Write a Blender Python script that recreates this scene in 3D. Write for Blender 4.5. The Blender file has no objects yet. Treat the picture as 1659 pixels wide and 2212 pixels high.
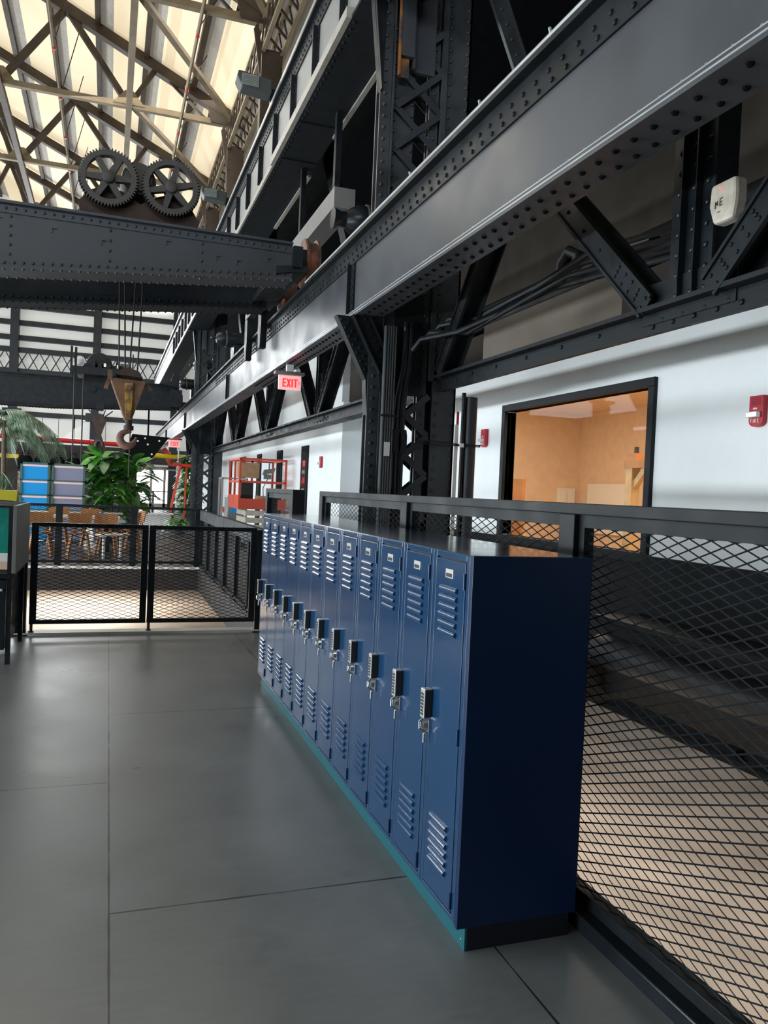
import bpy, math, random
from mathutils import Vector, Matrix
random.seed(7)
SC = bpy.context.scene
COL = SC.collection
V = Vector
PI = math.pi

# ------------------------------------------------------------------ materials
def nt(name):
    m = bpy.data.materials.new(name); m.use_nodes = True
    t = m.node_tree; b = t.nodes['Principled BSDF']
    return m, t, b

def mat(name, col, rough=.5, metal=0., spec=.5, n=0., scale=6., rn=0., emis=None, es=0., col2=None, bump=0., bscale=40., detail=4., coat=0.):
    m, t, b = nt(name)
    c = (*col, 1)
    b.inputs['Base Color'].default_value = c
    b.inputs['Roughness'].default_value = rough
    b.inputs['Metallic'].default_value = metal
    b.inputs['Specular IOR Level'].default_value = spec
    if coat: b.inputs['Coat Weight'].default_value = coat; b.inputs['Coat Roughness'].default_value = .12
    if emis: b.inputs['Emission Color'].default_value = (*emis, 1); b.inputs['Emission Strength'].default_value = es
    if n or rn or bump or col2:
        tc = t.nodes.new('ShaderNodeTexCoord')
        nz = t.nodes.new('ShaderNodeTexNoise'); nz.inputs['Scale'].default_value = scale; nz.inputs['Detail'].default_value = detail
        t.links.new(tc.outputs['Object'], nz.inputs['Vector'])
        if n or col2:
            r = t.nodes.new('ShaderNodeValToRGB')
            r.color_ramp.elements[0].position = .36; r.color_ramp.elements[1].position = .64
            r.color_ramp.elements[0].color = (*[max(0, x*(1-n)) for x in col], 1)
            r.color_ramp.elements[1].color = (*(col2 if col2 else [min(1, x*(1+n)) for x in col]), 1)
            t.links.new(nz.outputs['Fac'], r.inputs['Fac']); t.links.new(r.outputs['Color'], b.inputs['Base Color'])
        if rn:
            mr = t.nodes.new('ShaderNodeMapRange')
            mr.inputs['From Min'].default_value = .3; mr.inputs['From Max'].default_value = .7
            mr.inputs['To Min'].default_value = max(.02, rough-rn); mr.inputs['To Max'].default_value = min(1, rough+rn)
            t.links.new(nz.outputs['Fac'], mr.inputs['Value']); t.links.new(mr.outputs['Result'], b.inputs['Roughness'])
        if bump:
            nb = t.nodes.new('ShaderNodeTexNoise'); nb.inputs['Scale'].default_value = bscale; nb.inputs['Detail'].default_value = 3
            t.links.new(tc.outputs['Object'], nb.inputs['Vector'])
            bp = t.nodes.new('ShaderNodeBump'); bp.inputs['Strength'].default_value = bump; bp.inputs['Distance'].default_value = .01
            t.links.new(nb.outputs['Fac'], bp.inputs['Height']); t.links.new(bp.outputs['Normal'], b.inputs['Normal'])
    return m

def floor_mat():
    m, t, b = nt('deck_sheets')
    N = t.nodes.new; L = t.links.new
    tc = N('ShaderNodeTexCoord'); sx = N('ShaderNodeSeparateXYZ'); L(tc.outputs['Object'], sx.inputs[0])
    def mth(op, a, b2=None, c=None):
        q = N('ShaderNodeMath'); q.operation = op
        for i, v in enumerate((a, b2, c)):
            if v is None: continue
            if isinstance(v, (int, float)): q.inputs[i].default_value = v
            else: L(v, q.inputs[i])
        return q.outputs[0]
    X, Y = sx.outputs[0], sx.outputs[1]
    right = mth('GREATER_THAN', X, .05)
    off = mth('ADD', mth('MULTIPLY', right, 1.22), 1.64)        # seams 2.86 on the right half, 1.64+2.44 on the left
    d = mth('PINGPONG', mth('SUBTRACT', Y, off), 1.245)
    wob = N('ShaderNodeTexNoise'); wob.inputs['Scale'].default_value = 5
    L(tc.outputs['Object'], wob.inputs['Vector'])
    w = mth('MULTIPLY', wob.outputs['Fac'], .009)
    s1 = mth('LESS_THAN', d, mth('SUBTRACT', w, .0005))
    xs = mth('PINGPONG', mth('SUBTRACT', X, .05), .61)
    s2 = mth('LESS_THAN', xs, mth('SUBTRACT', w, .001))
    seam = mth('MAXIMUM', s1, s2)
    n1 = N('ShaderNodeTexNoise'); n1.inputs['Scale'].default_value = 1.3; n1.inputs['Detail'].default_value = 8; n1.inputs['Roughness'].default_value = .6
    L(tc.outputs['Object'], n1.inputs['Vector'])
    n2 = N('ShaderNodeTexNoise'); n2.inputs['Scale'].default_value = 26; n2.inputs['Detail'].default_value = 5
    mp = N('ShaderNodeMapping'); mp.inputs['Scale'].default_value = (.35, 1.6, 1); L(tc.outputs['Object'], mp.inputs['Vector']); L(mp.outputs[0], n2.inputs['Vector'])
    # light scuffs
    vo = N('ShaderNodeTexVoronoi'); vo.inputs['Scale'].default_value = 9; L(tc.outputs['Object'], vo.inputs['Vector'])
    scf = mth('MULTIPLY', mth('LESS_THAN', vo.outputs['Distance'], .022), .5)
    g = mth('ADD', mth('MULTIPLY', mth('SUBTRACT', n1.outputs['Fac'], .5), .17), mth('MULTIPLY', mth('SUBTRACT', n2.outputs['Fac'], .5), .055))
    base = mth('ADD', g, .18)
    val = mth('MULTIPLY', base, mth('SUBTRACT', 1, mth('MULTIPLY', seam, .9)))
    val = mth('MULTIPLY', val, mth('SUBTRACT', 1, scf))
    cb = N('ShaderNodeCombineColor'); L(mth('MULTIPLY', val, .92), cb.inputs[0]); L(mth('MULTIPLY', val, 1.0), cb.inputs[1]); L(mth('MULTIPLY', val, 1.03), cb.inputs[2])
    L(cb.outputs[0], b.inputs['Base Color']); b.inputs['Specular IOR Level'].default_value = .85
    L(mth('ADD', mth('MULTIPLY', n2.outputs['Fac'], .16), mth('ADD', mth('MULTIPLY', n1.outputs['Fac'], .25), .13)), b.inputs['Roughness'])
    bp = N('ShaderNodeBump'); bp.inputs['Strength'].default_value = .12; bp.inputs['Distance'].default_value = .01
    L(mth('SUBTRACT', n1.outputs['Fac'], seam), bp.inputs['Height']); L(bp.outputs[0], b.inputs['Normal'])
    return m

def glass_mat(name, tint=(.95, .95, .95), fac=.08):
    m = bpy.data.materials.new(name); m.use_nodes = True; t = m.node_tree; t.nodes.clear()
    o = t.nodes.new('ShaderNodeOutputMaterial'); mx = t.nodes.new('ShaderNodeMixShader')
    tr = t.nodes.new('ShaderNodeBsdfTransparent'); tr.inputs[0].default_value = (*tint, 1)
    gl = t.nodes.new('ShaderNodeBsdfGlossy'); gl.inputs['Roughness'].default_value = .01
    mx.inputs[0].default_value = fac
    t.links.new(tr.outputs[0], mx.inputs[1]); t.links.new(gl.outputs[0], mx.inputs[2]); t.links.new(mx.outputs[0], o.inputs[0])
    return m

M = dict(
    deck=floor_mat(),
    concrete=mat('tan_concrete', (.46, .40, .345), .6, n=.16, scale=.9, detail=8),
    slab=mat('slab_edge', (.030, .026, .025), .7, n=.2),
    white=mat('white_plaster', (.78, .82, .84), .7, n=.02, scale=2),
    shadewall=mat('upper_wall_shade', (.20, .17, .14), .85, n=.06, scale=2),  # shade on the upper wall piece put into a darker base colour
    warmwhite=mat('cream_plaster', (.55, .48, .40), .8, n=.06, scale=2),
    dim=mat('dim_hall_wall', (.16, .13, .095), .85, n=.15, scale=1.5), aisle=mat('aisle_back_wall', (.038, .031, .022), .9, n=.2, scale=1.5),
    black=mat('black_steel_paint', (.012, .015, .018), .5, spec=.16, n=.25, rn=.1, scale=5),
    blackg=mat('black_gloss_paint', (.012, .016, .020), .32, spec=.25, n=.2, rn=.08, scale=4),
    steel=mat('slate_grey_steel_paint', (.050, .056, .066), .42, spec=.32, n=.14, rn=.08, scale=1.6, detail=8),
    colpaint=mat('column_paint', (.036, .041, .046), .42, spec=.4, n=.3, rn=.08, scale=3),
    crane=mat('crane_girder_paint', (.028, .034, .042), .5, spec=.4, n=.2, rn=.06, scale=2),
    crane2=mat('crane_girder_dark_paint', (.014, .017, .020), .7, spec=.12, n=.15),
    ugrey=mat('upper_girder_panel_paint', (.20, .205, .20), .5, n=.06),
    lip=mat('upper_girder_lip_paint', (.30, .28, .25), .5, n=.1),
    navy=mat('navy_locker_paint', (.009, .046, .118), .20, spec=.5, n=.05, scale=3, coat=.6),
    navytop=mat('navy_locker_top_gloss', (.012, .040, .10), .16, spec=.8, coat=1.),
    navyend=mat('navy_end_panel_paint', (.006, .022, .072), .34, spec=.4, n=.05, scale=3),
    teal=mat('teal_plinth_paint', (.006, .095, .12), .35),
    tealfelt=mat('teal_felt', (.0, .21, .16), .9, bump=.8, bscale=9, n=.15, scale=9),
    chrome=mat('chrome', (.75, .76, .78), .12, metal=1),
    silver=mat('silver_metal', (.62, .62, .60), .3, metal=.6),
    plate=mat('number_plate_metal', (.62, .60, .57), .35, metal=.5),
    gear=mat('cast_iron_gear', (.040, .037, .035), .6, n=.35, scale=8, rn=.1),
    rust=mat('rusty_yellow_paint', (.13, .07, .045), .7, n=.3, col2=(.19, .095, .045), scale=7),
    rustplate=mat('worn_yellow_plate', (.09, .05, .03), .6, col2=(.42, .24, .02), scale=11),
    rusthook=mat('rusty_hook_steel', (.17, .085, .065), .6, n=.25, scale=9),
    rustdark=mat('dark_rusty_steel', (.035, .018, .012), .7, n=.3, scale=6),
    rustw=mat('rusty_wheel_rim', (.10, .085, .08), .45, metal=.4, n=.2, col2=(.30, .11, .05), scale=8),
    roofsteel=mat('brown_roof_steel', (.055, .036, .022), .6, n=.25, scale=2),
    roofsteel_lit=mat('lit_roof_steel', (.21, .16, .095), .6, n=.15, scale=2),  # roof steel again, with the light falling on it put into the colour
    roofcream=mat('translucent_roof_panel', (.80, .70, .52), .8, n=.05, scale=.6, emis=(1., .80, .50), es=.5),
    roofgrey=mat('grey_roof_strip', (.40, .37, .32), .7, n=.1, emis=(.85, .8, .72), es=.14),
    red=mat('red_paint', (.62, .02, .02), .4), redorange=mat('orange_red_paint', (.60, .075, .04), .4),
    yellow=mat('yellow_paint', (.72, .50, .0), .4),
    olive=mat('mustard_planter', (.33, .28, .0), .5),
    exitw=mat('exit_panel', (.85, .6, .6), .4, emis=(1, .45, .45), es=.55),
    exitr=mat('exit_letters', (.8, .0, .0), .4, emis=(1, .02, .02), es=2.2),
    alarm=mat('alarm_red', (.46, .012, .03), .35), clear=mat('strobe_lens', (.72, .72, .74), .15, metal=.3),
    woodO=mat('orange_plywood', (.40, .17, .055), .5, n=.15, scale=4),
    woodB=mat('ply_bright', (.55, .36, .17), .5, n=.15, scale=6),
    orangew=mat('orange_room_wall', (.66, .48, .33), .8, n=.05),
    leaf=mat('fig_leaf', (.02, .15, .025), .35, n=.5, scale=3, col2=(.10, .36, .04)),
    leafL=mat('bright_leaf', (.10, .36, .02), .4, n=.3, scale=6),
    palm=mat('palm_leaf', (.075, .15, .085), .4, n=.4, scale=4, col2=(.24, .33, .24)),
    bark=mat('bark', (.10, .07, .045), .8, n=.3),
    shelfg=mat('shelf_green_frame', (.055, .13, .12), .5),
    shelfb=mat('shelf_blue_back', (.0, .25, .62), .5, emis=(.0, .35, .85), es=.18),
    shelfm=mat('shelf_mauve_back', (.22, .23, .34), .5, emis=(.5, .5, .7), es=.06),
    pink=mat('shelf_pink_edge', (.75, .52, .48), .6, emis=(1, .75, .7), es=.15),
    greyp=mat('grey_panel', (.16, .155, .15), .55, n=.05), lgrey=mat('light_grey_metal', (.33, .35, .36), .4, metal=.2, n=.1, scale=5),
    pale=mat('pale_board', (.70, .66, .60), .5), peach=mat('peach_board', (.72, .50, .36), .5),
    card=mat('cardboard', (.42, .27, .15), .8, n=.1), wht=mat('white_paint', (.80, .80, .78), .4), offw=mat('off_white_plastic', (.55, .50, .42), .5, n=.12, scale=14, bump=.5, bscale=20),
    rivet=mat('matt_black_rivet', (.006, .007, .008), .9, spec=.03), kerb=mat('pale_kerb_metal', (.52, .52, .50), .4, n=.1, scale=4), traygrey=mat('tray_grey', (.075, .085, .095), .4, n=.1, scale=3), ink=mat('ink', (.02, .02, .02), .6), blue=mat('blue_plastic', (.02, .13, .55), .4), rope=mat('wire_rope', (.015, .014, .013), .6),
    glass=glass_mat('window_glass', (.97, .96, .94), .008), dglass=mat('dark_window_glass', (.02, .022, .024), .1, spec=.6),
    daylight=mat('bright_daylight_pane', (.9, .9, .88), .5, emis=(1, .98, .94), es=3.0),
    gable=mat('white_gable_panel_glow', (.74, .75, .72), .7, emis=(.93, .97, .93), es=.3),  # panels given a glow of their own to brighten the far wall
    lens=mat('floodlight_lens', (.25, .28, .27), .25, n=.1), flood=mat('floodlight_housing', (.045, .055, .055), .5),
    led=mat('red_led', (1, 0, 0), .4, emis=(1, .05, .03), es=4), lamp=mat('lamp_tube', (.9, .9, .9), .4, emis=(1, .97, .9), es=1.2),
    copper=mat('rust_stain_plate', (.045, .045, .048), .4, col2=(.35, .13, .03), scale=5),
    floorfar=mat('far_dark_floor', (.085, .09, .095), .32, n=.3, scale=1.2, rn=.1),
    gapdark=mat('gap_shade_black', (.004, .006, .012), .6),  # near black: paints the shade in gaps, also the plinth's own black
)

# ------------------------------------------------------------------ mesh building
def world_loc(o):
    v = V((0, 0, 0))
    while o: v += o.location; o = o.parent
    return v

class MB:
    def __init__(s): s.v = []; s.f = []
    def add(s, vs, fs):
        b = len(s.v); s.v += [tuple(x) for x in vs]; s.f += [tuple(b+i for i in f) for f in fs]
    def box(s, x0, x1, y0, y1, z0, z1):
        s.add([(x0,y0,z0),(x1,y0,z0),(x1,y1,z0),(x0,y1,z0),(x0,y0,z1),(x1,y0,z1),(x1,y1,z1),(x0,y1,z1)],
              [(0,3,2,1),(4,5,6,7),(0,1,5,4),(1,2,6,5),(2,3,7,6),(3,0,4,7)])
        return s
    def bar(s, p, q, w, h, up=(0,0,1), off=0):
        p, q = V(p), V(q); d = (q-p).normalized(); u = V(up)
        sd = d.cross(u)
        if sd.length < 1e-4: sd = d.cross(V((1,0,0)))
        sd.normalize(); u = sd.cross(d)
        vs = [c + sd*a*w/2 + u*b*h/2 for c in (p, q) for a, b in ((-1,-1),(1,-1),(1,1),(-1,1))]
        s.add(vs, [(0,1,2,3),(7,6,5,4),(0,4,5,1),(1,5,6,2),(2,6,7,3),(3,7,4,0)]); return s
    def tube(s, pts, r, seg=8, caps=True):
        pts = [V(p) for p in pts]; n = len(pts); rr = r if isinstance(r, (list, tuple)) else [r]*n
        rings = []; prev = None
        for i, p in enumerate(pts):
            d = (pts[min(i+1, n-1)]-pts[max(i-1, 0)]).normalized()
            if prev is None:
                a = V((0,0,1)) if abs(d.z) < .9 else V((1,0,0)); u = d.cross(a).normalized()
            else: u = (prev - d*prev.dot(d)).normalized()
            prev = u; w = d.cross(u)
            rings.append([p + (u*math.cos(2*PI*k/seg)+w*math.sin(2*PI*k/seg))*rr[i] for k in range(seg)])
        vs = [x for R in rings for x in R]; fs = []
        for i in range(n-1):
            for k in range(seg):
                a = i*seg+k; b = i*seg+(k+1) % seg; fs.append((a, b, b+seg, a+seg))
        if caps: fs += [tuple(range(seg))[::-1], tuple((n-1)*seg+k for k in range(seg))]
        s.add(vs, fs); return s
    def cyl(s, p, q, r, seg=16): return s.tube([p, q], r, seg)
    def dome(s, c, n, r, seg=6):
        c, n = V(c), V(n).normalized(); a = V((0,0,1)) if abs(n.z) < .9 else V((1,0,0))
        u = n.cross(a).normalized(); w = n.cross(u)
        vs = [c+(u*math.cos(2*PI*k/seg)+w*math.sin(2*PI*k/seg))*r for k in range(seg)]
        vs += [c+n*r*.62+(u*math.cos(2*PI*k/seg)+w*math.sin(2*PI*k/seg))*r*.7 for k in range(seg)] + [c+n*r*.85]
        fs = [(k, (k+1) % seg, seg+(k+1) % seg, seg+k) for k in range(seg)] + [(seg+k, seg+(k+1) % seg, 2*seg) for k in range(seg)]
        s.add(vs, fs); return s
    def rivets(s, p, q, pitch, r, n):
        p, q = V(p), V(q); L = (q-p).length; k = max(1, int(L/pitch))
        for i in range(k+1): s.dome(p+(q-p)*(i/k), n, r)
        return s
    def prism(s, poly, ext):
        n = len(poly); e = V(ext); vs = [V(p) for p in poly]; vs += [p+e for p in vs]
        s.add(vs, [tuple(range(n))[::-1], tuple(range(n, 2*n))] + [(i, (i+1) % n, n+(i+1) % n, n+i) for i in range(n)]); return s
    def lathe(s, prof, org, ax='z', seg=20):
        org = V(org); vs = []; fs = []; n = len(prof)
        for r, h in prof:
            for k in range(seg):
                c, q = r*math.cos(2*PI*k/seg), r*math.sin(2*PI*k/seg)
                vs.append(org + (V((c,q,h)) if ax == 'z' else V((h,c,q)) if ax == 'x' else V((c,h,q))))
        for i in range(n-1):
            for k in range(seg):
                a = i*seg+k; b = i*seg+(k+1) % seg; fs.append((a, b, b+seg, a+seg))
        fs += [tuple(range(seg))[::-1], tuple((n-1)*seg+k for k in range(seg))]
        s.add(vs, fs); return s
    def mesh(s, o, u, v, nrm, W, H, cu=.1, cv=.036, t=.005, d=.003):
        # expanded metal: zigzag strands that meet at their bends
        o, u, v, nrm = V(o), V(u), V(v), V(nrm); h = cv/2; nu = int(round(W/(cu/2))); nv = int(round(H/h))
        su = W/nu; sv = H/nv
        for j in range(nv+1):
            vs = []; fs = []
            for i in range(nu+1):
                y = (j+.5*(1 if (i+j) % 2 else -1))*sv; y = min(max(y, 0), H)
                c = o+u*(i*su)+v*y
                vs += [c-v*t/2, c+nrm*d, c+v*t/2, c-nrm*d]
            for i in range(nu):
                for k in range(4):
                    a = i*4+k; b = i*4+(k+1) % 4; fs.append((a, b, b+4, a+4))
            s.add(vs, fs)
        return s
    def build(s, name, m, parent=None, smooth=False, bevel=0., ang=.6):
        me = bpy.data.meshes.new(name)
        o = bpy.data.objects.new(name, me); COL.objects.link(o)
        off = V((0,0,0))
        if parent: o.parent = parent; off = world_loc(parent)
        me.from_pydata([tuple(V(x)-off) for x in s.v], [], s.f)
        import bmesh
        b = bmesh.new(); b.from_mesh(me); bmesh.ops.recalc_face_normals(b, faces=b.faces); b.to_mesh(me); b.free()
        me.materials.append(M[m] if isinstance(m, str) else m)
        if smooth:
            me.polygons.foreach_set('use_smooth', [True]*len(me.polygons)); me.set_sharp_from_angle(angle=ang)
        if bevel:
            q = o.modifiers.new('bevel', 'BEVEL'); q.width = bevel; q.segments = 2; q.limit_method = 'ANGLE'
        return o

def tag(o, label, cat, group=None, kind=None):
    o['label'] = label
    o['category'] = cat
    if group: o['group'] = group
    if kind: o['kind'] = kind
    return o
def thing(name, label, cat, loc, group=None):
    o = bpy.data.objects.new(name, None); COL.objects.link(o); o.location = loc; o.empty_display_size = .1
    return tag(o, label, cat, group)
def struct(o): o['kind'] = 'structure'; return o
def one(mb, name, m, label, cat, group=None, **k): return tag(mb.build(name, m, None, **k), label, cat, group)
def copy_tree(o, parent=None):
    c = o.copy(); COL.objects.link(c)
    if parent: c.parent = parent
    for ch in list(o.children): copy_tree(ch, c)
    return c

# ------------------------------------------------------------------ the setting
struct(MB().box(-14, 1.74, -4, 8.32, -.43, 0).build('floor', 'deck'))
far = MB().box(1.60, 4.97, 6.45, 14.7, -.40, -.002)
far.box(-14, 9.2, 14.7, 50, -.40, 0)
struct(far.build('floor_far', 'floorfar'))
struct(MB().box(-15, 13, -6, 50, -3.4, -3.2).build('floor_lower', 'concrete'))
e = MB().box(-9, 1.55, 8.16, 8.33, .0, .028); e.box(-9, 1.55, 8.325, 8.40, -.30, -.06)
struct(e.build('trim_1', 'kerb'))
e = MB().box(-9, 1.62, 14.66, 14.70, -.41, -.03); e.box(1.585, 1.60, 8.33, 14.7, -.41, -.02)
struct(e.build('trim_2', 'slab'))
struct(MB().box(-9, 1.64, 14.64, 14.72, -.03, .012).build('trim_3', 'wht'))
e = MB().box(1.60, 1.66, -4, 6.4, .0, .055); e.box(1.66, 1.74, -4, 6.4, 0, .02)
struct(e.build('trim_4', 'blackg', bevel=.006))

# right hand white wall with the window cut out (x = 5.0)
WY0, WY1, WZ0, WZ1 = 6.53, 9.50, 1.02, 2.655
w = MB()
w.box(5, 5.12, -4, WY0, 1.0, 3.30); w.box(5, 5.12, WY1, 15.5, 1.0, 3.30); w.box(5, 5.12, WY0, WY1, WZ1, 3.30); w.box(5, 5.12, WY0, WY1, .9, WZ0)
wr = struct(w.build('wall_right', 'white'))
struct(MB().box(4.98, 5.1, 7.06, 10.3, 3.26, 3.94).build('wall_right_upper', 'shadewall'))
struct(MB().box(4.4, 4.55, 15.5, 50, 0, 4.6).box(4.4, 5.12, 15.38, 15.5, 0, 3.3).build('wall_right_far', 'white'))
# dark spandrel under the white wall, ledge and edge beam of the office floor
s_ = MB().box(4.94, 5.1, -4, 6.45, .42, 1.0).box(4.97, 5.1, 6.45, 15.4, 0, 1.0)
struct(s_.build('wall_spandrel', 'crane2'))
s_ = MB().box(4.42, 4.94, -4, 6.45, .38, .44); s_.box(4.55, 4.6, -4, 6.45, .1, .38)
struct(s_.build('trim_5', 'black', bevel=.01))
one(MB().tube([(4.5, -4, .10), (4.5, 6.44, .10)], .15, 20), 'edge_tube', 'crane', 'thick rounded black tube below the dark ledge, seen through the mesh right of the lockers', 'rail', smooth=True)
struct(MB().box(4.55, 13, -4, 6.45, -.30, -.06).build('ceiling_lower', 'slab'))
struct(MB().box(12.4, 12.6, -6, 50, -3.2, .2).build('wall_lower', 'crane2'))
g = MB()
for i in range(14): g.bar((11.3+random.uniform(-.1, .1), -2+i*1.5, -3.05), (11.35+random.uniform(-.1, .1), -.6+i*1.5, -2.98), .5, .22)
g.bar((11.0, -4, -3.14), (11.0, 20, -3.14), .18, .12)
one(g, 'steel_skid', 'black', 'dark steel skid lying along the tan lower floor, seen through the mesh', 'skid')
# room behind the window
rm = MB(); rm.box(9.0, 9.1, 3, 14, .6, 3.3); rm.box(5.12, 9.1, 13.9, 14, .6, 3.3); rm.box(5.12, 9.1, 3, 3.1, .6, 3.3); rm.box(5.12, 9.1, 3, 14, 3.26, 3.34)
struct(rm.build('wall_office', 'orangew'))
struct(MB().box(5.1, 9.1, 3, 14, .5, .62).build('floor_office', 'woodB'))
wf = MB()
T = .09
wf.box(4.955, 5.13, WY0-T, WY1+T, WZ1, WZ1+T); wf.box(4.955, 5.13, WY0-T, WY1+T, WZ0-.1, WZ0)
wf.box(4.955, 5.13, WY0-T, WY0, WZ0, WZ1); wf.box(4.955, 5.13, WY1, WY1+T, WZ0, WZ1)
wo = struct(wf.build('window_1', 'black', bevel=.006))
MB().box(5.04, 5.05, WY0, WY1, WZ0, WZ1).build('pane', 'glass', wo)
# office contents seen through the window
t = thing('timber_post_frame', 'unfinished timber post with a diagonal brace standing inside the right side of the window', 'timber frame', (6.0, 8.1, .62))
MB().box(5.94, 6.06, 8.05, 8.17, .62, 1.93).build('post', 'woodB', t); MB().box(5.92, 6.08, 7.70, 8.19, 1.93, 2.02).box(5.94, 6.06, 7.99, 8.14, 2.02, 2.11).build('crossbeam', 'woodO', t)
MB().bar((6.0, 8.08, 1.70), (6.0, 7.82, 1.95), .07, .07).build('brace', 'woodB', t)
MB().box(5.98, 6.02, 8.04, 8.08, 2.11, 2.19).build('pin', 'ink', t)
one(MB().box(8.94, 9.0, 12.15, 13.5, .9, 1.86), 'wall_board', 'pale', 'pale board on the back wall inside the orange lit office', 'board')
one(MB().box(8.5, 8.9, 13.86, 13.9, 1.2, 1.76).box(8.53, 8.68, 13.84, 13.86, 1.25, 1.72).box(8.72, 8.87, 13.84, 13.86, 1.25, 1.72), 'office_window', 'pale', 'small pale window with a frame at the back of the orange office', 'window')
one(MB().box(5.95, 6.0, 10.72, 11.05, .62, 1.81), 'plywood_panel', 'woodO', 'orange plywood panel leaning inside the left edge of the office window', 'panel')
# side aisle shell
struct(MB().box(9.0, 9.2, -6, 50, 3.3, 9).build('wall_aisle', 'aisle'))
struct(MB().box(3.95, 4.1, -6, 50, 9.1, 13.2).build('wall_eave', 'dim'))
struct(MB().box(3.7, 9.2, -6, 50, 8.9, 9.1).build('ceiling_aisle', 'crane2'))
struct(MB().box(5.0, 9.2, -6, 50, 3.34, 3.44).build('ceiling_office', 'crane2'))
# dark closure added behind the viewer to keep light off the near faces
struct(MB().box(-14.2, 9.2, -4.2, -4, -3.2, 9).build('dark_closure_back', 'crane2'))

struct(MB().box(-14.2, -14, -4, 50, -3.2, 4.7).box(-14.2, -14, -4, 50, 7.4, 16).build('wall_left', 'dim'))
struct(MB().box(-14, 9.2, -4, 2.6, 6.2, 6.4).build('light_block_near', 'dim'))  # unseen slab added over the viewer to darken the near end
# far gable wall: white panels, girts, posts
struct(MB().box(-16, 9.2, 50, 50.3, 2.45, 19.5).box(-16, 1.5, 50, 50.3, 0, 2.45).box(3.75, 9.2, 50, 50.3, 0, 2.45).build('wall_far', 'gable'))
gt = MB()
for z in (11.25-.0, 10.3, 9.45, 6.35, 5.15): gt.box(-16, 4.4, 49.72, 50, z-.14, z+.14)
for z in (8.75, 7.55): gt.box(-16, 4.4, 49.62, 49.95, z-.14, z+.14)
gt.box(-16, 4.4, 49.3, 50, 3.3, 3.5)
for i in range(34):
    x = -16+i*.6
    gt.bar((x, 49.75, 7.6), (x+.6, 49.75, 8.7), .05, .1, (0, 1, 0)); gt.bar((x+.6, 49.75, 7.6), (x, 49.75, 8.7), .05, .1, (0, 1, 0))
struct(gt.build('trim_6', 'crane'))
gt = MB()
for x in (-14, -9.6, -5.3, -.9, 3.6): gt.box(x-.22, x+.22, 49.4, 50, 0, 13)
for x in (-5.3, -.9): gt.box(x-.5, x+.5, 49.3, 49.42, 4.9, 5.4)
struct(gt.build('trim_7', 'crane'))
e = MB()
e.box(1.5, 3.75, 50.05, 50.1, .2, 2.4); dl = struct(e.build('door_1', 'daylight'))
e = MB()
for x in (1.5, 2.42, 3.2, 3.72): e.box(x-.07, x+.07, 49.9, 50.04, 0, 2.4)
e.box(1.4, 3.8, 49.9, 50.04, 2.3, 2.5); e.box(1.4, 3.8, 49.9, 50.04, .0, .28)
e.build('frame', 'pale', dl)
struct(MB().box(1.3, 3.45, 49.86, 49.9, 11.9, 12.6).build('window_2', 'daylight'))
d = MB().box(-16, 1.4, 48.4, 49.6, .1, 3.3).box(1.2, 9, 48.9, 49.4, 2.6, 3.2)
struct(d.build('trim_8', 'slab'))

# roof
SL = .454
def rz(x): return 12.95+(3.4-x)*SL
rc = MB(); rg = MB()
xs = [3.42-1.385*i for i in range(8)]
for i, x in enumerate(xs):
    a, b = x, x-.95; c = x-1.385
    for (p, q, mb) in ((a, b, rc), (b, c, rg)):
        mb.add([(p, -6, rz(p)+.15), (p, 50, rz(p)+.15), (q, 50, rz(q)+.15), (q, -6, rz(q)+.15)], [(0, 1, 2, 3)])
rx = xs[-1]-1.385
rg.add([(4.1, -6, rz(4.1)+.15), (4.1, 50, rz(4.1)+.15), (3.42, 50, rz(3.42)+.15), (3.42, -6, rz(3.42)+.15)], [(0, 1, 2, 3)])
rg.add([(rx, -6, rz(rx)+.15), (rx, 50, rz(rx)+.15), (-15, 50, rz(rx)+.15+(-15-rx)*SL), (-15, -6, rz(rx)+.15+(-15-rx)*SL)], [(0, 1, 2, 3)])
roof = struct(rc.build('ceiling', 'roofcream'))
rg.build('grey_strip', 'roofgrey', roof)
for x in xs:
    MB().bar((x, -6, rz(x)+.02), (x, 50, rz(x)+.02), .15, .22).build('purlin', 'roofsteel', roof)

# ------------------------------------------------------------------ roof trusses
def truss():
    t = thing('roof_truss', 'x', 'roof truss', (3.4, 0, 12.7), 'roof trusses')
    y = 0; bz = 12.68; zt = lambda x: rz(x)-.12
    MB().bar((3.5, y, zt(3.5)), (-7.5, y, zt(-7.5)), .26, .30).build('top_chord', 'roofsteel', t)
    b = MB().bar((3.4, y, bz), (-9, y, bz), .16, .16)
    for x in (.2, -3.3, -6.6): b.prism([(x-.45, y-.1, bz), (x+.45, y-.1, bz), (x+.12, y-.1, bz+.4), (x-.12, y-.1, bz+.4)], (0, .06, 0))
    b.build('bottom_chord', 'roofsteel_lit', t)
    for p, q, r in ((.2, -1.6, .17), (.2, .95, .13), (-3.3, -1.6, .17), (-3.3, -5, .17), (-6.6, -5, .17), (2.5, .95, .07), (2.5, 2.6, .07)):
        MB().bar((p, y, bz), (q, y, zt(q)), r, r).build('web_member', 'roofsteel', t)
    g = MB().prism([(3.5, -.12, zt(3.5)+.05), (2.4, -.12, zt(2.4)), (2.6, -.12, bz-.05), (3.5, -.12, bz-.1)], (0, .05, 0))
    g.build('heel_gusset', 'roofsteel', t)
    return t
tr0 = truss(); bz = 12.68
ORD = ['nearest', 'second nearest', 'third', 'fourth', 'fifth', 'farthest']
for i, y in enumerate((13.6, 19.4, 25.2, 31.0, 36.8, 42.6)):
    t = tr0 if i == 0 else copy_tree(tr0)
    t.location.y = y
    t['label'] = ORD[i]+' brown steel roof truss spanning under the cream roof, counted from the viewer'
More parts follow.
